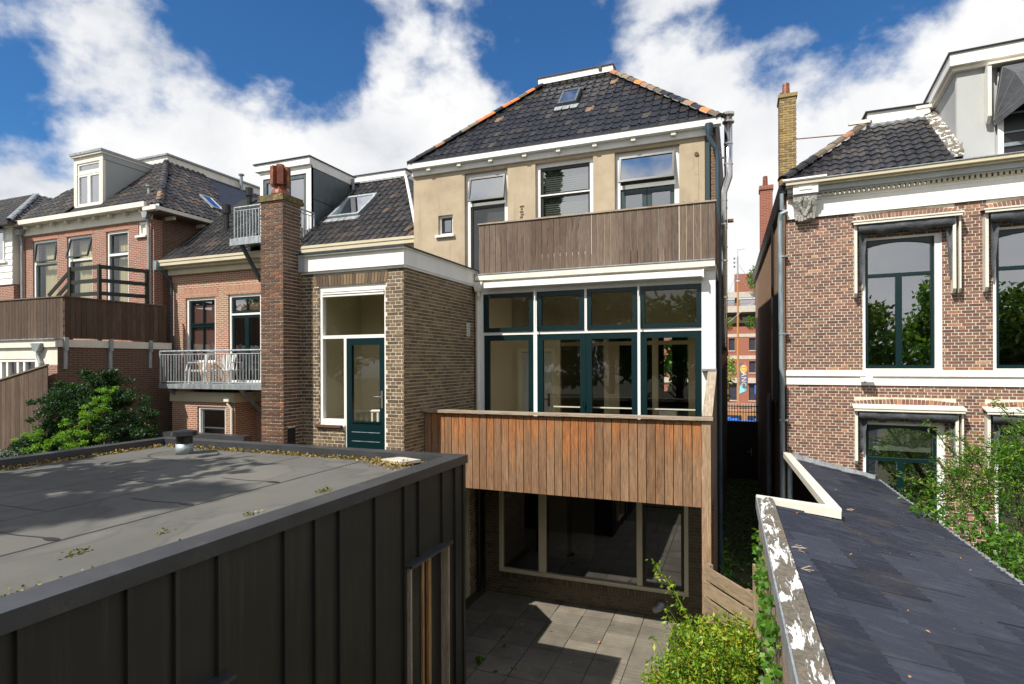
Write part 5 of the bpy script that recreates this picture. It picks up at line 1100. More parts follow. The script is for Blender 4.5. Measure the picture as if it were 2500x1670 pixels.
# ---------------------------------------------------------------- black shed
Sh = root('black_shed', (-6, 3, 0), 'black standing seam metal clad shed with flat grey felt roof', 'shed')
ZR, XR, YF = 3.60, -3.27, 6.66
MB().w(-8.66, XR - .06, -1.0, YF - .05, 0, ZR - .01).build('shed_body', M['black'], Sh)
fe = MB().w(-8.5, -3.48, -1.0, 6.5, ZR - .01, ZR).build('felt_roof', M['felt'], Sh)
def ribbon(pts, w, z=ZR + .002):
    seams = MB()
    for i in range(len(pts) - 1):
        p, q = Vector((*pts[i], z)), Vector((*pts[i + 1], z)); t = (q - p).normalized() * .5; s_ = Vector((-t.y, t.x, 0)) * w; seams.face([p - s_, q - s_, q + s_, p + s_])
    seams.build('felt_seam', M['bitumen'], fe)
y = -1.0; pts = []
while y < 6.4: pts.append((-4.64 + random.uniform(-.006, .006), y)); y += .12
ribbon(pts, .022); ribbon([(x + random.uniform(-.003, .003) - 1.03, yy) for x, yy in pts], .010, ZR + .0025); ribbon([(x - 2.03, yy) for x, yy in pts], .010, ZR + .0025)
for y0 in (2.70, 3.83, 4.88): ribbon([(-4.66 - i * .1, y0 + .012 * math.sin(i) - .004 * i) for i in range(9)], .016, ZR + .003)
for y0, xx in ((3.2, -5.7), (4.4, -5.7), (5.5, -6.7)): ribbon([(xx - i * .1, y0 + .01 * math.sin(i * 2)) for i in range(10)], .010, ZR + .003)
for x0, y0 in ((-4.72, 2.70), (-4.72, 3.82), (-4.72, 4.88)):
    MB().face([(x0 + .10 * math.cos(a) * (1.0 if math.cos(a) < 0 else .7), y0 + .035 * math.sin(a), ZR + .004) for a in [i * math.pi / 6 for i in range(12)]]).build('bitumen_patch', M['bitumen'], fe)
ribbon([(-7.41 + .50 * math.cos(a), 5.94 + .40 * math.sin(a)) for a in [i * math.pi / 12 for i in range(25)]], .016, ZR + .003)
cp = MB()
cp.w(XR - .21, XR + .02, -1.0, YF + .02, 3.69, 3.715).w(XR - .0, XR + .02, -1.0, YF + .02, 3.61, 3.69).w(XR - .21, XR - .19, -1, YF - .19, ZR, 3.69)
cp.w(-8.72, XR - .21, YF - .18, YF + .02, 3.69, 3.713).w(-8.72, XR - .0, YF, YF + .02, 3.61, 3.69).w(-8.52, XR - .21, YF - .18, YF - .165, ZR, 3.69)
cp.w(-8.72, -8.52, -1, YF - .18, 3.69, 3.714).w(-8.72, -8.70, -1, YF, 3.61, 3.69).w(-8.535, -8.52, -1, YF - .18, ZR, 3.69)
cp.build('coping', M['anth_cap'], Sh)
ys = [-1.0, -.4, .4, 1.1, 1.73, 2.272, 2.574, 2.891, 3.5, 3.845, 4.159, 4.694, 5.215, 5.513, 6.051, 6.383, YF - .02]
SW1, SW2 = (5.25, 6.13, .3, 2.73), (2.05, 2.92, .3, 2.75)
for a, b in zip(ys[:-1], ys[1:]):
    hs = [h for h in (SW1, SW2) if h[0] < b and h[1] > a]
    if not hs: MB((XR - .06, 0), 90).box(a + .004, b - .004, 0, .03, 0, 3.61).build('wall_panel', M['anth'], Sh); continue
    h = hs[0]
    MB((XR - .06, 0), 90).box(a + .004, b - .004, 0, .03, h[3], 3.61).build('wall_panel', M['anth'], Sh)
    MB((XR - .06, 0), 90).box(a + .004, b - .004, 0, .03, 0, h[2]).build('wall_panel', M['anth'], Sh)
    for c0, c1 in ((a + .004, min(b - .004, h[0])), (max(a + .004, h[1]), b - .004)):
        if c1 > c0 + .01: MB((XR - .06, 0), 90).box(c0, c1, 0, .03, h[2] + .001, h[3] - .001).build('wall_panel', M['anth'], Sh)
for yv in ys[1:-1]:
    m = MB((XR - .06, 0), 90); hs = [h for h in (SW1, SW2) if h[0] < yv < h[1]]
    m.box(yv - .016, yv + .016, .03, .062, hs[0][3] if hs else 0, 3.61); m.build('standing_seam', M['anth'], Sh)
MB((XR - .06, 0), 90).box(YF - .05, YF, .03, .05, 0, 3.61).build('corner_trim', M['anth'], Sh)
for w in (SW1, SW2):
    f = MB((XR - .06, 0), 90).frame(w[0], w[1], w[2], w[3], .03, -.2, .10).build('window_reveal', M['palewood'], Sh)
    MB((XR - .06, 0), 90).box(w[0] - .03, w[1] + .03, .0, .14, w[3], w[3] + .03).build('reveal_cap', M['anth_cap'], f)
    MB((XR - .06, 0), 90).frame(w[0] + .03, w[0] + .42, w[2] + .03, w[3] - .03, .04, -.04, .02).box(w[0] + .50, w[0] + .56, -.1, .03, w[2], w[3] - .03).build('sash', M['pine'], f)
    pane(f, (XR - .06, 0), 90, w[0] + .05, w[0] + .40, w[2], w[3] - .05, -.01, 'glass_s')
    MB((XR - .06, 0), 90).box(w[0] + .03, w[1] - .03, -.21, -.19, w[2], w[3]).build('reveal_back', M['pine'], f)
rv = MB().tube([(-7.46, 5.99, ZR), (-7.46, 5.99, ZR + .15)], .115, 18).build('roof_vent', M['galv'], Sh, smooth=True)
MB().tube([(-7.46, 5.99, ZR + .15), (-7.46, 5.99, ZR + .26)], .11, 18).tube([(-7.46, 5.99, ZR + .25), (-7.46, 5.99, ZR + .27), (-7.46, 5.99, ZR + .33), (-7.46, 5.99, ZR + .345)], [.12, .175, .165, .08], 18).build('vent_cowl', M['black'], rv)
MB().prism([(-7.3, 8.38, 2.62), (-7.3, 6.7, 2.62), (-4.33, 6.7, 2.62), (-4.33, 8.32, 2.62), (-4.85, 8.9, 2.62), (-5.27, 8.9, 2.62), (-5.27, 8.38, 2.62)], (0, 0, .08)).build('shadow_slab', M['felt'], Sh)  # unseen slab, added and chamfered to cast the angled shadow on the patio
MB().w(-4.9, -4.8, 8.5, 8.6, 0, 2.62).w(-5.2, -4.5, 6.69, 6.78, 0, 2.62).build('shadow_slab_post', M['oldwood'], Sh)  # unseen uprights, added to carry the shadow-casting slab
tag(MB().prism([(-4.32, 6.30, ZR + .02), (-3.93, 6.18, ZR + .02), (-3.78, 6.40, ZR + .03), (-4.15, 6.50, ZR + .03)], (.0, 0, .035)).build('loose_slab', M['concrete']), 'broken pale paving slab lying in the corner of the shed roof', 'slab')
def scatter(n, x0, x1, y0, y1, z, spread=0.): return np.stack([RNG.uniform(x0, x1, n), RNG.uniform(y0, y1, n), np.full(n, z) + RNG.uniform(0, .012, n)], 1)
lit = np.concatenate([np.stack([-3.85 - np.abs(RNG.normal(0, .28, 1400)), 6.45 - np.abs(RNG.normal(0, .16, 1400)), ZR + RNG.uniform(0, .04, 1400)], 1), np.stack([RNG.uniform(-8.4, -3.6, 1500), 6.46 - np.abs(RNG.normal(0, .035, 1500)), ZR + RNG.uniform(0, .03, 1500)], 1),
                      np.stack([-8.48 + np.abs(RNG.normal(0, .04, 1200)), RNG.uniform(2, 6.4, 1200), ZR + RNG.uniform(0, .03, 1200)], 1)])
tag(leaves('leaf_litter', lit, .035, M['lf_dry'], aspect=.7), 'dry leaf litter along the far kerb of the shed roof', 'litter', kind='stuff')
mo = []
for cx, cy, r, n in ((-3.62, 1.75, .16, 900), (-3.58, 2.0, .10, 400), (-3.56, 2.45, .05, 120), (-3.55, 2.9, .09, 500), (-3.55, 3.15, .06, 260), (-3.53, 3.5, .05, 200), (-4.1, 3.1, .02, 30), (-3.9, 3.75, .025, 40), (-4.2, 2.55, .03, 50), (-3.55, 4.6, .04, 130), (-3.9, 4.7, .04, 90), (-3.55, 5.4, .05, 140), (-3.6, 1.6, .12, 300)):
    mo.append(np.stack([RNG.normal(cx, r * .7, n), RNG.normal(cy, r * 1.6, n), ZR + np.abs(RNG.normal(0, .012, n))], 1))
mo = np.concatenate(mo); mo = mo[mo[:, 0] < -3.49]
tag(leaves('moss', mo, .022, M['moss'], aspect=.8), 'yellow green moss along the near kerb of the shed roof', 'moss', kind='stuff')

# ---------------------------------------------------------------- lean-to with corrugated roof, lower right
T = root('lean_to', (1.5, 7, 0), 'lean-to with blue black corrugated roof and flaking white verge board', 'lean-to')
def zr(x): return 3.02 - .215 * x
roofp = MB().face([(.45, -1, zr(.45) - .06), (3.3, -1, zr(3.3) - .06), (2.62, 13.85, zr(2.62) - .06), (1.2, 13.95, zr(1.2) - .06), (1.25, 8.72, zr(1.25) - .06), (.45, 8.72, zr(.45) - .06)]).build('roof_boarding', M['deck'], T)
# corrugated sheets: waves run down the slope, courses step sideways; turned 8.4 degrees in plan, cut along verge, notch and eaves
import bmesh
PER = .105; CW = .47; SY = .94; TA = R(8.4); cT, sT = math.cos(TA), math.sin(TA)
def sheet(cw, wy):
    mb = MB(); n = int(wy / PER * 8); g = lambda x, y: -.215 * cT * x + .215 * sT * y
    for x, l in ((0, .0), (cw * 1.04, .024), (cw * 1.04, .0)):
        for i in range(n + 1):
            yy = wy * i / n; mb.v.append((x, yy, .014 * math.sin(2 * math.pi * yy / PER) + g(x, yy) + l))
    for i in range(n): mb.f.append([i, n + 1 + i, n + 2 + i, i + 1]); mb.f.append([n + 1 + i, 2 * n + 2 + i, 2 * n + 3 + i, n + 2 + i])
    mb.t = [0.] * len(mb.f); return mb.mesh('corrugated_sheet', M['corr'])
me = sheet(CW, SY + .02)
CUTS = [((.35, 8.72, 0), (-1, -.0165, 0)), ((2.68, 13.9, 0), (1, .043, 0)), ((0, 13.9, 0), (-.0765, 1, 0))]
def side(p, c): return (Vector((p[0], p[1], 0)) - Vector(c[0])).dot(Vector(c[1]))
for r in range(-6, 12):
    for c in range(-4, 20):
        lx, ly = r * CW, (c + (r % 2) * .47) * SY
        x, y = .4 + cT * lx - sT * ly, -1.5 + sT * lx + cT * ly
        mw = Matrix.Translation((x, y, zr(x) + random.uniform(0, .003))) @ Matrix.Rotation(TA, 4, 'Z')
        cor_ = [mw @ Vector((a, b, 0)) for a in (0, CW) for b in (0, SY)]
        if max(q.y for q in cor_) < .6 and True: continue
        cuts = list(CUTS)
        if max(q.y for q in cor_) > 8.75:
            if min(q.y for q in cor_) > 8.75: cuts.append(((1.17, 8.8, 0), (-1, -.045, 0)))
            elif max(q.x for q in cor_) < 1.25: cuts.append(((0, 8.74, 0), (0, 1, 0)))
        if any(all(side(q, k_) > 0 for q in cor_) for k_ in cuts): continue
        need = [k_ for k_ in cuts if any(side(q, k_) > 0 for q in cor_)]
        if not need: put('corrugated_sheet', me, roofp, mw=mw); continue
        bm_ = bmesh.new(); bm_.from_mesh(me); bm_.transform(mw)
        for k_ in need: bmesh.ops.bisect_plane(bm_, geom=bm_.verts[:] + bm_.edges[:] + bm_.faces[:], plane_co=k_[0], plane_no=k_[1], clear_outer=True)
        if bm_.faces:
            m2 = bpy.data.meshes.new('corrugated_sheet'); bm_.to_mesh(m2); m2.materials.append(M['corr']); put('corrugated_sheet', m2, roofp)
        bm_.free()
vb = MB().hexa([(.232, 8.72, 2.965), (.44, 8.72, 2.965), (.60, -1, 2.965), (.40, -1, 2.965), (.232, 8.72, 3.015), (.44, 8.72, 3.015), (.60, -1, 3.015), (.40, -1, 3.015)]).build('verge_board', M['verge'], T)
MB().hexa([(.222, 8.73, 2.86), (.236, 8.73, 2.86), (.404, -1, 2.86), (.390, -1, 2.86), (.222, 8.73, 3.022), (.236, 8.73, 3.022), (.404, -1, 3.022), (.390, -1, 3.022)]).build('verge_edge', M['lead'], vb)
MB().hexa([(.232, 8.64, 2.93), (1.27, 8.70, 2.80), (1.27, 8.86, 2.80), (.232, 8.80, 2.93), (.232, 8.64, 3.025), (1.27, 8.70, 2.93), (1.27, 8.86, 2.93), (.232, 8.80, 3.025)]).build('notch_board', M['white2'], T)
MB().hexa([(1.12, 8.865, 2.82), (1.30, 8.865, 2.78), (1.06, 13.95, 2.78), (.90, 13.95, 2.82), (1.12, 8.865, 2.93), (1.30, 8.865, 2.90), (1.06, 13.95, 2.90), (.90, 13.95, 2.93)]).build('notch_board', M['white2'], T)
MB().face([(1.16, 8.9, .3), (.98, 13.9, .3), (.98, 13.9, 2.8), (1.16, 8.9, 2.8)]).build('side_glazing', M['glass_s'], T)
MB().hexa([(.26, 8.70, 0), (.34, 8.70, 0), (.50, -1, 0), (.43, -1, 0), (.26, 8.70, 2.86), (.34, 8.70, 2.86), (.50, -1, 2.86), (.43, -1, 2.86)]).build('garden_wall', M['oldwall'], T)
MB().prism([(.95, 13.98, 2.80), (2.64, 13.87, 2.45), (2.64, 13.87, 2.54), (.95, 13.98, 2.93)], (0, -.05, 0)).prism([(.98, 13.93, 2.83), (2.64, 13.82, 2.47), (2.60, 13.68, 2.47), (.98, 13.78, 2.83)], (0, 0, .02)).build('lead_flashing', M['lead'], T)
gt_ = MB()
for i in range(150):
    y = 13.8 - i * .096; x = 2.665 + (13.9 - y) * .043; gt_.w(x, x + .05, y - .05, y, zr(x) - .05, zr(x) + .012 + .014 * (i % 2))
gt_.build('eaves_trim', M['lead'], T, kind='stuff')
twigs = MB()
for x, y in ((.52, 6.75), (.56, 6.7), (.55, 6.1), (1.45, 9.6)):
    for k_ in range(4): a = random.uniform(-1, 1); twigs.tube([(x, y, zr(x) + .02), (x + .12 * math.cos(a), y + .12 * math.sin(a), zr(x) + .03)], .004, 4)
tag(twigs.build('twigs', M['palewood']), 'dry twigs lying on the corrugated roof', 'twigs', kind='stuff')
n = 90; fy = RNG.uniform(3, 13.4, n); fx = np.where(fy > 8.6, RNG.uniform(1.35, 2.6, n), RNG.uniform(.5, 2.7, n))
fl_ = np.stack([fx, fy, 3.02 - .215 * fx + .02], 1)
tag(leaves('fallen_leaves', fl_, .036, M['lf_orange'], aspect=.5, dirs=np.tile([0.6, .6, 0.], (n, 1))), 'scattered dry leaves on the corrugated roof', 'leaves', kind='stuff')

# ---------------------------------------------------------------- garden gate and alley gate
G = root('garden_gate', (-.1, 8.5, 0), 'open timber gate with wide sloping slats beside the balcony post', 'gate')
p0, p1 = Vector((-.47, 8.98, 0)), Vector((.19, 8.05, 0))
for i in range(6):
    z = 1.78 - i * .235; board('slat', M['fencewood'], p0 + Vector((0, 0, z)), p1 + Vector((0, 0, z)), .19, .03, G)
board('gate_post', M['fencewood'], (.215, 8.02, 0), (.215, 8.02, 2.28), .10, .10, G, (1, 0, 0)); board('gate_stile', M['fencewood'], (-.40, 8.93, 0), (-.40, 8.93, 1.92), .09, .06, G, (.58, -.81, 0)); board('gate_stile', M['fencewood'], (.12, 8.20, 0), (.12, 8.20, 1.88), .09, .06, G, (.58, -.81, 0))
AG = root('alley_gate', (0, 26, 0), 'black door closing the alley with an iron railing on top', 'gate')
MB().w(-.62, .78, 26, 26.06, 0, 2.36).build('door', M['black'], AG)
for z in (.9, 1.6): MB().w(-.4, .5, 25.97, 25.999, z, z + .02).build('door_rail', M['black'], AG)
MB().tube([(.5, 25.96, 1.15), (.35, 25.95, 1.15)], .02, 6).w(.48, .53, 25.97, 25.999, 1.0, 1.3).build('handle', M['galv'], AG)
ir = MB().w(-.62, .78, 26.0, 26.04, 2.36, 2.42).w(-.62, .78, 26.0, 26.03, 2.78, 2.81).w(-.62, .78, 26.0, 26.03, 3.02, 3.06).build('iron_rail', M['black'], AG)
bm = MB().w(-.012, .012, 26.005, 26.03, 2.42, 3.14).mesh('iron_bar', M['black'])
for i in range(13): put('iron_bar', bm, AG, mw=Matrix.Translation((-.58 + i * .11, 0, 0)))

# ---------------------------------------------------------------- canal, boat and far quay
struct('canal_water', MB().w(-60, 60, 31, 62, -1.3, -1.2), M['water'])
struct('quay_wall', MB().w(-60, 60, 30, 31, -1.6, .1), M['bt_side'])
struct('far_street', MB().w(-60, 60, 62, 140, -1.6, -.25), M['street'])
bo = root('sailing_barge', (0, 46, -1.2), 'moored barge with varnished wooden mast and green blue deck covers', 'boat')
MB().prism([(-8, 43.2, -1.3), (8, 43.2, -1.3), (9, 43.0, .6), (-9, 43.0, .6)], (0, 5.5, 0)).build('hull', M['rust'], bo)
MB().w(-6, 7, 43.6, 47.5, .6, 1.3).build('cabin', material('boat_cabin', lambda t: (.42, .20, .08), .5), bo)
for i in range(8): MB().w(-5.4 + i * 1.5, -4.3 + i * 1.5, 43.55, 43.599, .72, 1.15).build('cabin_window', M['membrane'], bo)
grn = material('green_deck_cover', lambda t: (.02, .42, .20), .6); blu = material('blue_deck_cover', lambda t: (.03, .16, .62), .6); ora = material('varnished_spruce', lambda t: t.ramp(t.noise(t.mapping(t.pos, (9, 9, .6)), 2, 4), [(.3, (.40, .16, .03)), (.7, (.58, .27, .07))]), .35)
MB().w(-4, 4, 42.6, 43.5, .2, .66).build('green_cover', grn, bo)
bl_ = MB()
for i in range(16): bl_.w(-4 + i * .5, -3.5 + i * .5, 42.5, 43.4, .67 + .08 * math.sin(i * 1.3), .92 + .12 * math.sin(i * 1.3))
bl_.build('blue_cover', blu, bo)
ms = MB().tube([(.0, 45, .6), (.0, 45, 6), (.0, 45, 10.8)], [.085, .075, .06], 12).build('mast', ora, bo)
MB().tube([(0, 45, 10.8), (0, 45, 12.6)], .05, 8).tube([(0, 45, 12.6), (0, 45, 13.1)], .015, 6).tube([(0, 45, 13.1), (.5, 45, 13.15)], .02, 6).tube([(-.12, 45, 10.8), (.12, 45, 10.8)], .07, 8).build('topmast', M['galv'], ms)
for z in (11.9, 12.2, 12.5): MB().w(-.28, -.16, 44.95, 45.05, z - .08, z + .04).build('mast_lamp', M['zinc_dk'], ms)
for a, b in (((-.05, 45, 11.4), (-3.2, 46, 4)), ((.05, 45, 11.4), (3.4, 46, 5)), ((.1, 45, 12.0), (5.5, 47, 3)), ((2.6, 44, 10.5), (-4.5, 44, 4.5))): MB().tube([a, b], .012, 5).build('stay', M['galv'], ms)
fg = root('banner_flag', (.33, 44, -.8), 'tall feather banner with vertical lettering beside the mast', 'banner')
out = [(.06, 0), (.62, .25), (.66, 1.2), (.62, 1.75), (.45, 2.1), (.12, 2.28)]
cl = MB(); pts = [(x, 44.0 + .02 * math.sin(z * 4), 2.62 + z) for x, z in out]; cl.prism(pts, (0, .01, 0)); cl.build('cloth', material('banner_purple', lambda t: (.16, .12, .17), .8), fg)
MB().tube([(.05, 44.02, -.8), (.05, 44.02, 4.95)], .02, 6).build('pole', M['galv'], fg)
MB().prism([(.07, 43.985, 2.65), (.5, 43.985, 2.85), (.12, 43.985, 3.3)], (0, .004, 0)).build('pennant', material('banner_cyan', lambda t: (.25, .6, .75), .8), fg)
yel = material('banner_yellow', lambda t: (.75, .55, .05), .8); pk = material('banner_pink', lambda t: (.75, .12, .35), .8); mint = material('banner_mint', lambda t: (.35, .75, .45), .8)
MB().face([(.36 + .22 * math.cos(a), 43.984, 4.42 + .3 * math.sin(a)) for a in [i * math.pi / 8 for i in range(16)]]).build('disc', yel, fg)
MB().face([(.40, 43.982, 4.86), (.60, 43.982, 4.55), (.66, 43.982, 4.2), (.62, 43.982, 4.6), (.45, 43.982, 4.88)]).build('swoosh', pk, fg)
for i, (ch, m_) in enumerate((('D', pk), ('A', M['white']), ('N', M['white']), ('C', mint), ('E', mint))):
    cu = bpy.data.curves.new('letter', 'FONT'); cu.body = ch; cu.size = .46; cu.align_x = 'CENTER'; cu.align_y = 'CENTER'; to = bpy.data.objects.new('tmp', cu); COL.objects.link(to); bpy.context.view_layer.update()
    mt = bpy.data.meshes.new_from_object(to.evaluated_get(bpy.context.evaluated_depsgraph_get())); bpy.data.objects.remove(to); mt.materials.clear(); mt.materials.append(m_); mt.name = 'letter'
    put('letter', mt, fg, mw=Matrix.Translation((.36, 43.978, 4.42 - i * .37)) @ Matrix.Rotation(R(90), 4, 'X') @ Matrix.Rotation(R(-90), 4, 'Z'))
ap = root('apartment_building', (2, 82, -.25), 'red brick apartment block with pale concrete bands across the canal', 'building')
of = (0, 78)
hol = []
for i in range(-6, 7):
    x = i * 2.4
    hol += [(x - 1.1, x - .36, 6.4, 7.95), (x - 1.1, x - .36, 3.6, 5.05), (x + .1 - 1.25, x + .75 - .9, .1, 2.25)]
holed(MB(of), -16, 18, -.3, 9.4, -.4, 0, hol).build('brick_wall', M['bt_far'], ap)
bnd = MB(of).box(-16, 18, 0, .04, 8.1, 8.5).box(-16, 18, 0, .04, 5.3, 5.75).box(-16, 18, .0, .25, 2.3, 2.95).box(-16, 18, .3, .5, 11.2, 12.0).box(-16, 18, -.2, .3, 13.05, 13.75).build('concrete_band', M['concrete'], ap)
MB(of).box(-16, 18, -1.6, -1.5, 9.4, 13.0).box(-16, 18, -.5, 0.3, 11.0, 11.2).build('recess_wall', M['in_dark'], ap)
for i in range(-6, 8):
    x = i * 2.4; MB(of).box(x - .35, x - .1, -1.5, -.2, 12.0, 13.05).build('pier', M['bt_far'], ap)
    MB(of).box(x - 2.2, x - .4, -1.4, -1.3, 12.1, 12.9).build('ribbon_window', M['glass_s'], ap)
for h in hol:
    f = MB(of).frame(h[0], h[1], h[2], h[3], .07, -.25, -.15).build('window', M['bt_side'], ap); MB(of).box(h[0] + .07, h[1] - .07, -.22, -.2, h[2] + .07, h[3] - .07).build('pane', M['membrane'], f)
    MB(of).box(h[0] - .05, h[1] + .05, 0, .08, h[2] - .12, h[2] - .002).build('sill', M['concrete'], f)
MB(of).box(-16, 18, .3, .34, 12.25, 12.33).build('balcony_rail', material('red_handrail', lambda t: (.5, .08, .05), .5), ap)
MB(of).box(-.4, 2.2, -6, -1, 13.7, 16.2).build('stair_tower', M['bt_far'], ap)
for i, (x, zz, col) in enumerate(((-1.6, 9.4, 'lf_shrub'), (-1.1, 9.4, 'lf_shrub'), (1.3, 9.4, 'lf_ivy'), (2.0, 9.4, 'lf_ivy'), (3.5, 9.4, 'lf_shrub'))):
    tag(leaves('balcony_plant', blob((x, 77.9, zz + .6), (.55, .35, .75), 260, .2), .22, M[col]), ('yellowing shrub trailing over the far balcony on the left', 'yellow leafed shrub beside the mast on the far balcony', 'green shrub right of the mast on the far balcony', 'rounded green shrub at the right end of the far balcony', 'yellow shrub on the far balcony nearest the alley wall')[i], 'shrub', 'balcony shrubs across the canal')
tag(leaves('roof_creeper', blob((2.3, 76.5, 15.2), (1.3, .5, 1.6), 900, .2), .3, M['lf_ivy']), 'green creeper on the stair tower above the apartment roof', 'creeper')
t = root('street_tree', (-1.2, 66, -.25), 'slim street tree with light crown on the far quay', 'tree')
MB().tube([(-1.2, 66, -.25), (-1.2, 66, 3.2)], [.10, .06], 8).build('trunk', M['bark'], t); leaves('crown', blob((-1.3, 66, 4.0), (1.2, 1.0, 1.7), 900, .3), .26, M['lf_shrub'], t)
sg = root('parking_sign', (1.75, 63, -.25), 'blue street sign on a pole by the far quay', 'sign'); MB().tube([(1.75, 63, -.25), (1.75, 63, 2.6)], .04, 6).build('pole', M['galv'], sg); MB().w(1.55, 1.95, 62.9, 62.95, 1.7, 2.6).build('sign_plate', blu, sg)
# ---------------------------------------------------------------- plants
def stems(name, mat, paths, r, parent=None):
    m = MB()
    for p in paths: m.tube(p, [r * (1 - .8 * i / (len(p) - 1)) for i in range(len(p))], 5)
    return m.build(name, mat, parent)
def sprays(centres, n, length, spread, up=.35):
    """flat fan sprays: points along short arching twigs, with directions"""
    P, Dv = [], []
    for c, r in centres:
        for k in range(n):
            d = RNG.normal(size=3); d[2] = d[2] * .45 + up; d /= np.linalg.norm(d); s = np.array(c) + d * np.array(r) * RNG.uniform(.35, 1.); side = np.cross(d, RNG.normal(size=3)); side /= np.linalg.norm(side)
            for j in range(9):
                t = (j + 1) / 9; P.append(s + d * length * t - np.array((0, 0, 1)) * .25 * length * t * t + side * spread * (1 - t * .6) * RNG.uniform(-1, 1)); Dv.append(d * .8 + side * RNG.uniform(-.8, .8))
    return np.array(P), np.array(Dv)
cf_ = root('conifer', (-15.0, 9.3, 2.5), 'dark green false cypress with tiered crown behind the shed roof', 'conifer')
stems('trunk', M['bark'], [[(-15.0, 9.3, 0), (-14.9, 9.3, 2.5), (-14.7, 9.3, 4.5)]], .12, cf_)
dk = [((-14.6, 9.5, 4.62), (.28, .25, .16)), ((-14.7, 9.5, 4.35), (.33, .3, .18)), ((-15.05, 9.5, 4.15), (.35, .3, .15)), ((-14.5, 9.4, 4.0), (.6, .4, .22)), ((-15.9, 9.5, 4.2), (.42, .35, .16)), ((-15.6, 9.4, 3.95), (.6, .4, .2)), ((-16.2, 9.4, 3.6), (.6, .4, .22)), ((-15.3, 9.4, 3.6), (.8, .5, .25)), ((-14.2, 9.4, 3.6), (.75, .5, .28)), ((-13.6, 9.4, 3.7), (.5, .4, .3)), ((-13.3, 9.4, 3.3), (.5, .4, .3)), ((-16.4, 9.4, 3.2), (.4, .35, .2)), ((-15.4, 9.3, 3.1), (1.0, .5, .3)), ((-14.2, 9.3, 3.1), (.8, .5, .3)), ((-16.9, 9.3, 2.85), (.4, .3, .16)), ((-16.3, 9.2, 2.75), (.9, .5, .25)), ((-14.8, 9.2, 2.7), (1.2, .5, .3)), ((-13.4, 9.2, 2.85), (.6, .4, .25)), ((-14.05, 9.5, 4.1), (.3, .25, .15)), ((-16.6, 9.1, 2.55), (.6, .4, .15))]
def pads(cs, nsub, n, r0, flat=.55):
    """foliage pads: flattened tufts scattered through each limb's volume"""
    out = []
    for c, r in cs:
        for k in range(nsub):
            q = np.array(c) + RNG.normal(size=3) * np.array(r) * .62; s = r0 * RNG.uniform(.6, 1.3); out.append(blob(q, (s, s, s * flat), n, .35))
    return np.concatenate(out)
leaves('crown', pads(dk, 20, 130, .16), .06, M['lf_con'], cf_, aspect=.5)
lt = [((-13.75, 8.95, 4.2), (.22, .15, .16)), ((-13.9, 8.9, 3.9), (.3, .2, .15)), ((-14.3, 8.85, 3.65), (.3, .2, .13)), ((-14.6, 8.85, 3.45), (.28, .2, .12)), ((-14.9, 8.8, 3.2), (.25, .2, .12)), ((-14.3, 8.8, 3.25), (.32, .2, .15)), ((-16.1, 8.8, 3.15), (.22, .2, .15)), ((-15.8, 8.75, 2.95), (.3, .2, .12)), ((-15.4, 8.7, 2.8), (.3, .2, .12)), ((-14.7, 8.75, 2.95), (.35, .2, .12)), ((-15.1, 8.7, 2.7), (.3, .2, .1)), ((-14.2, 8.7, 2.85), (.35, .2, .12)), ((-15.6, 8.7, 2.6), (.3, .2, .1)), ((-13.9, 8.75, 3.0), (.3, .2, .15))]
leaves('young_growth', pads(lt, 8, 80, .09), .045, M['lf_conl'], cf_, aspect=.5)
for i, (x, y, z, r) in enumerate(((-12.6, 8.9, 2.75, .35), (-11.9, 8.9, 2.85, .30), (-13.0, 8.8, 2.6, .3))):
    p, d = sprays([((x, y, z), (r, r * .7, r * .6))], 60, .14, .05, .5)
    b = root('low_shrub', (x, y, 2.5), ('bright low shrub behind the shed kerb right of the conifer', 'small green bush beside the low brick wing', 'low shrub at the foot of the conifer on the right')[i], 'shrub', 'low shrubs behind the shed'); stems('stem', M['bark'], [[(x, y, 2.3), (x, y, z)]], .02, b); leaves('foliage', p, .055, M['lf_conl'], b, dirs=d)
# golden shrub in front of the garden gate
sb = root('golden_shrub', (-.35, 7.0, 0), 'golden green leafy shrub growing beside the patio in front of the gate', 'shrub')
stems('stems', M['bark'], [[(-.35, 7.0, 0), (-.35 + RNG.uniform(-.3, .3), 7.0 + RNG.uniform(-.4, .4), .8), (-.35 + RNG.uniform(-.6, .4), 7 + RNG.uniform(-.8, .8), 1.5)] for i in range(14)], .018, sb)
cl_ = [((-.25, 7.3, 1.35), (.42, .45, .35)), ((-.45, 7.0, 1.05), (.5, .5, .4)), ((-.2, 6.7, .95), (.45, .5, .4)), ((-.55, 6.6, .6), (.5, .5, .4)), ((-.1, 7.7, 1.25), (.3, .3, .35)), ((-.35, 6.2, .7), (.5, .5, .45)), ((-.2, 5.8, .6), (.5, .5, .5)), ((-.6, 7.4, .8), (.35, .35, .35)), ((-.65, 6.1, .35), (.35, .4, .3))]
p, d = sprays(cl_, 330, .22, .06, .45); p = p[p[:, 0] < .20 + 0 * p[:, 0]]; leaves('foliage', p, .06, M['lf_shrub'], sb, aspect=.42)
sh_, sp_ = [], []
for k in range(34):
    x, y = RNG.uniform(-.75, .1), RNG.uniform(5.9, 7.8); z = 1.0 + .45 * math.sin((y - 5.6) * 1.2); dx, dy, h_ = RNG.uniform(-.22, .15), RNG.uniform(-.25, .25), RNG.uniform(.2, .5)
    sh_.append([(x, y, z - .2), (x + dx * .4, y + dy * .4, z + h_ * .6), (x + dx, y + dy, z + h_)])
    for t_ in np.linspace(.2, 1, 22): sp_.append((x + dx * t_ + RNG.normal(0, .02), y + dy * t_ + RNG.normal(0, .02), z - .2 + (h_ + .2) * t_ + RNG.normal(0, .015)))
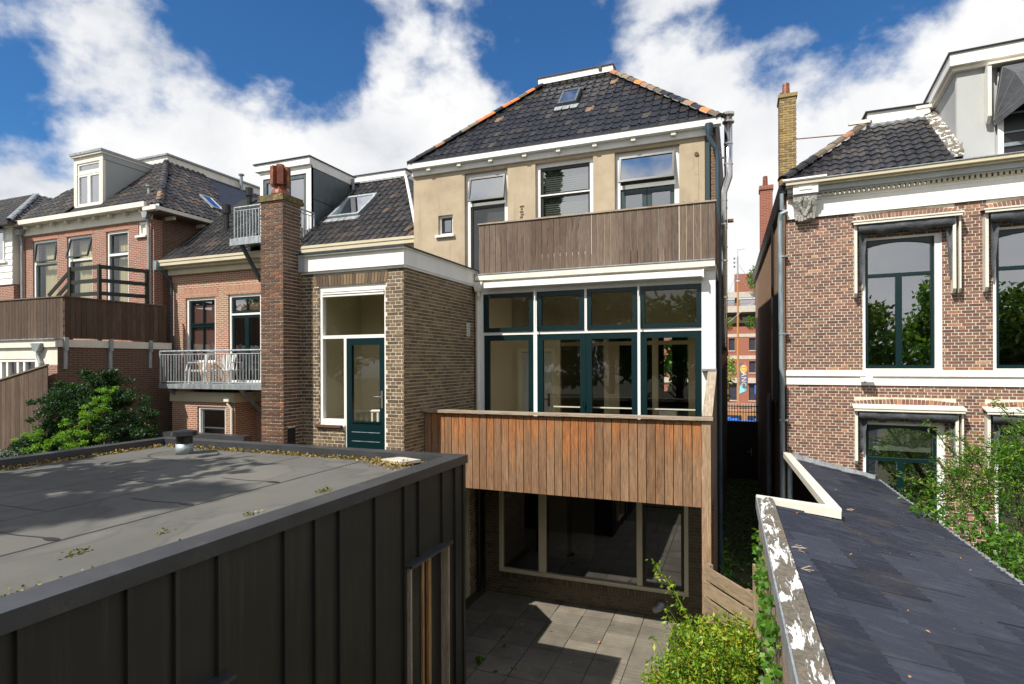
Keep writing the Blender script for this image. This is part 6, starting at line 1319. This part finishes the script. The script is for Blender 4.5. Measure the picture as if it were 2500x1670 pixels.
stems('shoots', M['lf_shrub'], sh_, .008, sb); leaves('shoot_foliage', np.array(sp_), .07, M['lf_shrub'], sb, aspect=.36)
arc = [(-.40, 7.3, 1.2), (-.58, 7.35, 1.75), (-.78, 7.4, 2.1), (-1.0, 7.45, 2.33)]
stems('shoot', M['lf_shrub'], [arc], .012, sb); q = np.array([[arc[0][i] + (arc[3][i] - arc[0][i]) * t + (0.12 * math.sin(t * 3.14) if i == 2 else 0) for i in range(3)] for t in np.repeat(np.linspace(.15, 1, 16), 7)]) + RNG.normal(0, .03, (112, 3)); leaves('shoot_leaves', q, .075, M['lf_shrub'], sb, aspect=.4)
# ivy on the lean-to wall
iv = root('ivy', (.25, 6.5, 0), 'ivy trailing down the crumbling wall under the verge board', 'ivy')
ivp = np.stack([.235 + .0173 * (8.7 - 0) * 0 + RNG.uniform(-.04, .01, 900), RNG.uniform(4.6, 8.3, 900), 2.75 - np.abs(RNG.normal(0, .8, 900))], 1); ivp[:, 0] += (8.7 - ivp[:, 1]) * .0165 - .01
ivp = ivp[(np.sin(ivp[:, 1] * 5) + np.sin(ivp[:, 1] * 11.3) > -.2) & (ivp[:, 2] > .1)]
leaves('ivy_leaves', ivp, .07, M['lf_ivy'], iv, aspect=.8); stems('ivy_stem', M['bark'], [[(.25 + (8.7 - y) * .0165, y, 0), (.24 + (8.7 - y) * .0165, y + .1, 1.4), (.235 + (8.7 - y) * .0165, y + .05, 2.7)] for y in (5.0, 6.2, 7.6)], .012, iv)
# yew and climbing rose in front of the right house
yw = root('yew', (4.3, 11.3, 0), 'feathery green yew beside the right hand house at the right edge', 'yew')
stems('trunk', M['bark'], [[(4.3, 11.3, 0), (4.2, 11.3, 1.5), (4.0, 11.2, 3.2)], [(4.2, 11.3, 1.2), (3.6, 11.2, 2.4), (3.0, 11.2, 3.3)], [(4.2, 11.3, 1.5), (4.8, 11.2, 3.0), (5.0, 11.2, 3.9)]], .09, yw)
yc_ = [((3.55, 11.2, 3.1), (.40, .3, .28)), ((3.95, 11.2, 3.35), (.45, .35, .32)), ((4.4, 11.2, 3.5), (.5, .4, .4)), ((4.9, 11.2, 3.6), (.5, .4, .45)), ((4.2, 11.2, 2.85), (.55, .4, .35)), ((4.8, 11.2, 2.8), (.6, .4, .45)), ((3.3, 11.2, 2.75), (.3, .25, .2)), ((4.7, 11.2, 3.95), (.4, .3, .25)), ((4.5, 11.2, 2.1), (.6, .4, .4)), ((4.9, 11.2, 1.5), (.6, .4, .5)), ((4.2, 11.2, 1.7), (.45, .35, .35))]
p, d = sprays(yc_, 190, .30, .055, .2); leaves('foliage', p, .065, M['lf_yew'], yw, aspect=.3, dirs=d)
br = [[(3.6, 11.2, 3.0), (3.1, 11.15, 3.55), (2.85, 11.1, 3.95)], [(3.4, 11.2, 2.8), (2.8, 11.1, 2.9), (2.35, 11.1, 3.05)], [(3.6, 11.2, 3.2), (3.35, 11.1, 3.6), (3.15, 11.1, 3.75)], [(4.2, 11.2, 3.6), (3.9, 11.1, 4.05), (3.7, 11.1, 4.3)], [(4.6, 11.2, 3.8), (4.4, 11.1, 4.2), (4.15, 11.1, 4.35)], [(3.3, 11.2, 2.7), (2.75, 11.1, 2.6), (2.5, 11.1, 2.75)]]
stems('branch', M['bark'], br, .016, yw); P_ = []
for b_ in br:
    for t in np.linspace(.15, 1, 90): i = 0 if t < .5 else 1; f = (t - i * .5) * 2; P_.append(np.array(b_[i]) * (1 - f) + np.array(b_[i + 1]) * f + RNG.normal(0, .035, 3))
leaves('branch_needles', np.array(P_), .075, M['lf_yew'], yw, aspect=.3)
rs = root('climbing_rose', (3.4, 10.6, 0), 'glossy leaved climbing rose sprawling over the lean-to eaves', 'rose')
rp = [[(3.6, 10.6, 0), (3.3, 10.6, 1.8), (2.9 + RNG.uniform(-.4, .3), 10.4 + RNG.uniform(-.4, .4), 2.6 + RNG.uniform(-.2, .4))] for i in range(12)] + [[(4.0, 10.2, 0), (4.0, 10.2, 1.2), (3.6 + RNG.uniform(-.3, .5), 10, 2.0 + RNG.uniform(-.2, .4))] for i in range(8)]
stems('canes', M['bark'], rp, .012, rs); q = np.concatenate([blob((3.2, 10.5, 2.35), (.6, .4, .35), 420, .1), blob((3.7, 10.4, 1.9), (.6, .5, .5), 900, .1), blob((3.9, 10.0, 1.3), (.7, .5, .6), 1100, .1), blob((2.8, 10.6, 2.6), (.35, .3, .2), 110, .1), blob((4.5, 10.3, .9), (.7, .6, .7), 900, .1)]); leaves('foliage', q, .085, M['lf_ivy'], rs, aspect=.55)
# weeds between slabs and in the alley
for i, (x, y, n, s) in enumerate(((-3.95, 8.55, 26, .10), (-3.78, 9.15, 10, .05), (-3.6, 8.35, 8, .05), (-3.35, 8.5, 6, .04), (-1.35, 9.6, 8, .05), (-2.2, 10.6, 6, .04), (-3.95, 7.95, 8, .05), (-3.9, 9.5, 7, .045))):
    dd = RNG.normal(size=(n, 3)); dd[:, 2] = np.abs(dd[:, 2]) + .5
    tag(leaves('weed', np.tile([x, y, 0.], (n, 1)) + RNG.normal(0, .02, (n, 3)) * [1, 1, 0], s * 1.3, M['lf_ivy'], aspect=.35, dirs=dd), ('dandelion like weed by the foot of the shed wall', 'small weed between slabs nearest the dark corner', 'tiny weed in the shaded slabs left of the sunlight', 'tiny weed beside the shadow edge on the patio', 'weed in the sunlit slab joint near the kerb', 'small weed by the wall foot in the sunlit slabs', 'weed low in the shaded patio near the bottom edge', 'small weed in the shaded patio below the door')[i], 'weed', 'weeds between the paving slabs')
n = 14; tag(leaves('patio_leaves', np.stack([RNG.uniform(-4, -1, n), RNG.uniform(9, 11, n), np.full(n, .012)], 1), .06, M['lf_orange'], aspect=.6, dirs=np.tile([.7, .7, .05], (n, 1))), 'few dry leaves lying on the patio slabs', 'leaves', kind='stuff')
ag = np.concatenate([np.stack([RNG.uniform(-.45, .75, 2600), RNG.uniform(11.5, 25.5, 2600), np.abs(RNG.normal(0, .05, 2600))], 1), np.stack([-.40 + np.abs(RNG.normal(0, .10, 900)), RNG.uniform(11, 15, 900), np.abs(RNG.normal(.1, .25, 900))], 1)])
tag(leaves('alley_plants', ag, .08, M['lf_ivy'], aspect=.6), 'low ground cover growing along the shaded alley', 'ground cover', kind='stuff')

# ---------------------------------------------------------------- trees behind the viewer: they shade the shed roof and stand in the window reflections
def tree(x, y, h, r, label, conifer=False, n=5200, mat='lf_tree', name='garden_tree'):
    t = root(name, (x, y, 0), label, 'tree'); top = Vector((x, y, h))
    m = MB().tube([(x, y, 0), (x + .1, y, h * .5), (x, y, h * .97)], [.05 * r + .12, .03 * r + .06, .02], 8); P_ = []
    nb = 26 if conifer else 18
    for i in range(nb):
        f = (.12 + .86 * i / nb) if conifer else RNG.uniform(.35, .85); a = RNG.uniform(0, 6.28); rr = r * (1.02 - f) if conifer else r * RNG.uniform(.45, .95) * math.sin(math.pi * min(.95, max(.25, f)))
        e = Vector((x + rr * math.cos(a), y + rr * math.sin(a), h * f + (-.1 * rr if conifer else .45 * rr))); m.tube([(x, y, h * f * (1 if conifer else .75)), tuple(e)], [.05, .015], 5)
        if conifer:
            for t_ in np.linspace(.15, 1, 7): P_.append(blob((x + rr * t_ * math.cos(a), y + rr * t_ * math.sin(a), h * f - .1 * rr * t_), (.35 + .25 * rr * t_, .35 + .25 * rr * t_, .22), int(n / nb / 7) + 1, .1))
        else: P_.append(blob(tuple(e), (r * .42, r * .42, r * .32), int(n / nb), .15))
    m.build('trunk', M['bark'], t); leaves('crown', np.concatenate(P_), .36, M[mat], t, aspect=.6); return t

tree(-9.9, -5.5, 16.8, 3.4, 'tall conifer standing behind the viewer on the left', True, 9000, 'lf_con', 'tall_conifer')
tree(-9.7, -.1, 11.4, 2.5, 'broad garden tree behind the viewer left of the shed', False, 3600)
WHERE = ('behind the viewer straight back', 'behind the viewer right of the middle', 'behind the viewer towards the right', 'behind the viewer at the far right', 'behind the viewer left of the middle', 'behind the viewer well to the left', 'in the second row behind the viewer', 'in the second row at the right', 'behind the viewer next to the tall conifer', 'behind the viewer beyond the tall conifer', 'behind the viewer towards the far left', 'behind the viewer in the left corner', 'behind the viewer at the outer left')
for i, (x, y, h, r) in enumerate(((1.5, -13, 9.0, 3.4), (6.5, -11, 9.8, 3.6), (11, -10, 9.2, 3.6), (15.5, -8, 9.5, 3.6), (-3.5, -15, 9.5, 3.4), (-18, -14, 11, 3.6), (8.5, -14, 8, 3.4), (13.5, -12, 8, 3.4), (-8, -16, 10, 3.6), (-13, -16, 10.5, 3.6), (-23, -13, 11, 3.8), (-28, -11, 11, 3.8), (-33, -8, 11, 3.8))):
    tree(x, y, h, r, 'leafy garden tree standing ' + WHERE[i], n=6000, mat='lf_ivy' if i % 3 == 1 else 'lf_tree')
tree(-2.2, 29.2, 6.4, 1.6, 'small street tree in front of the town house seen through its rooms', False, 1500, 'lf_ivy', 'street_tree')
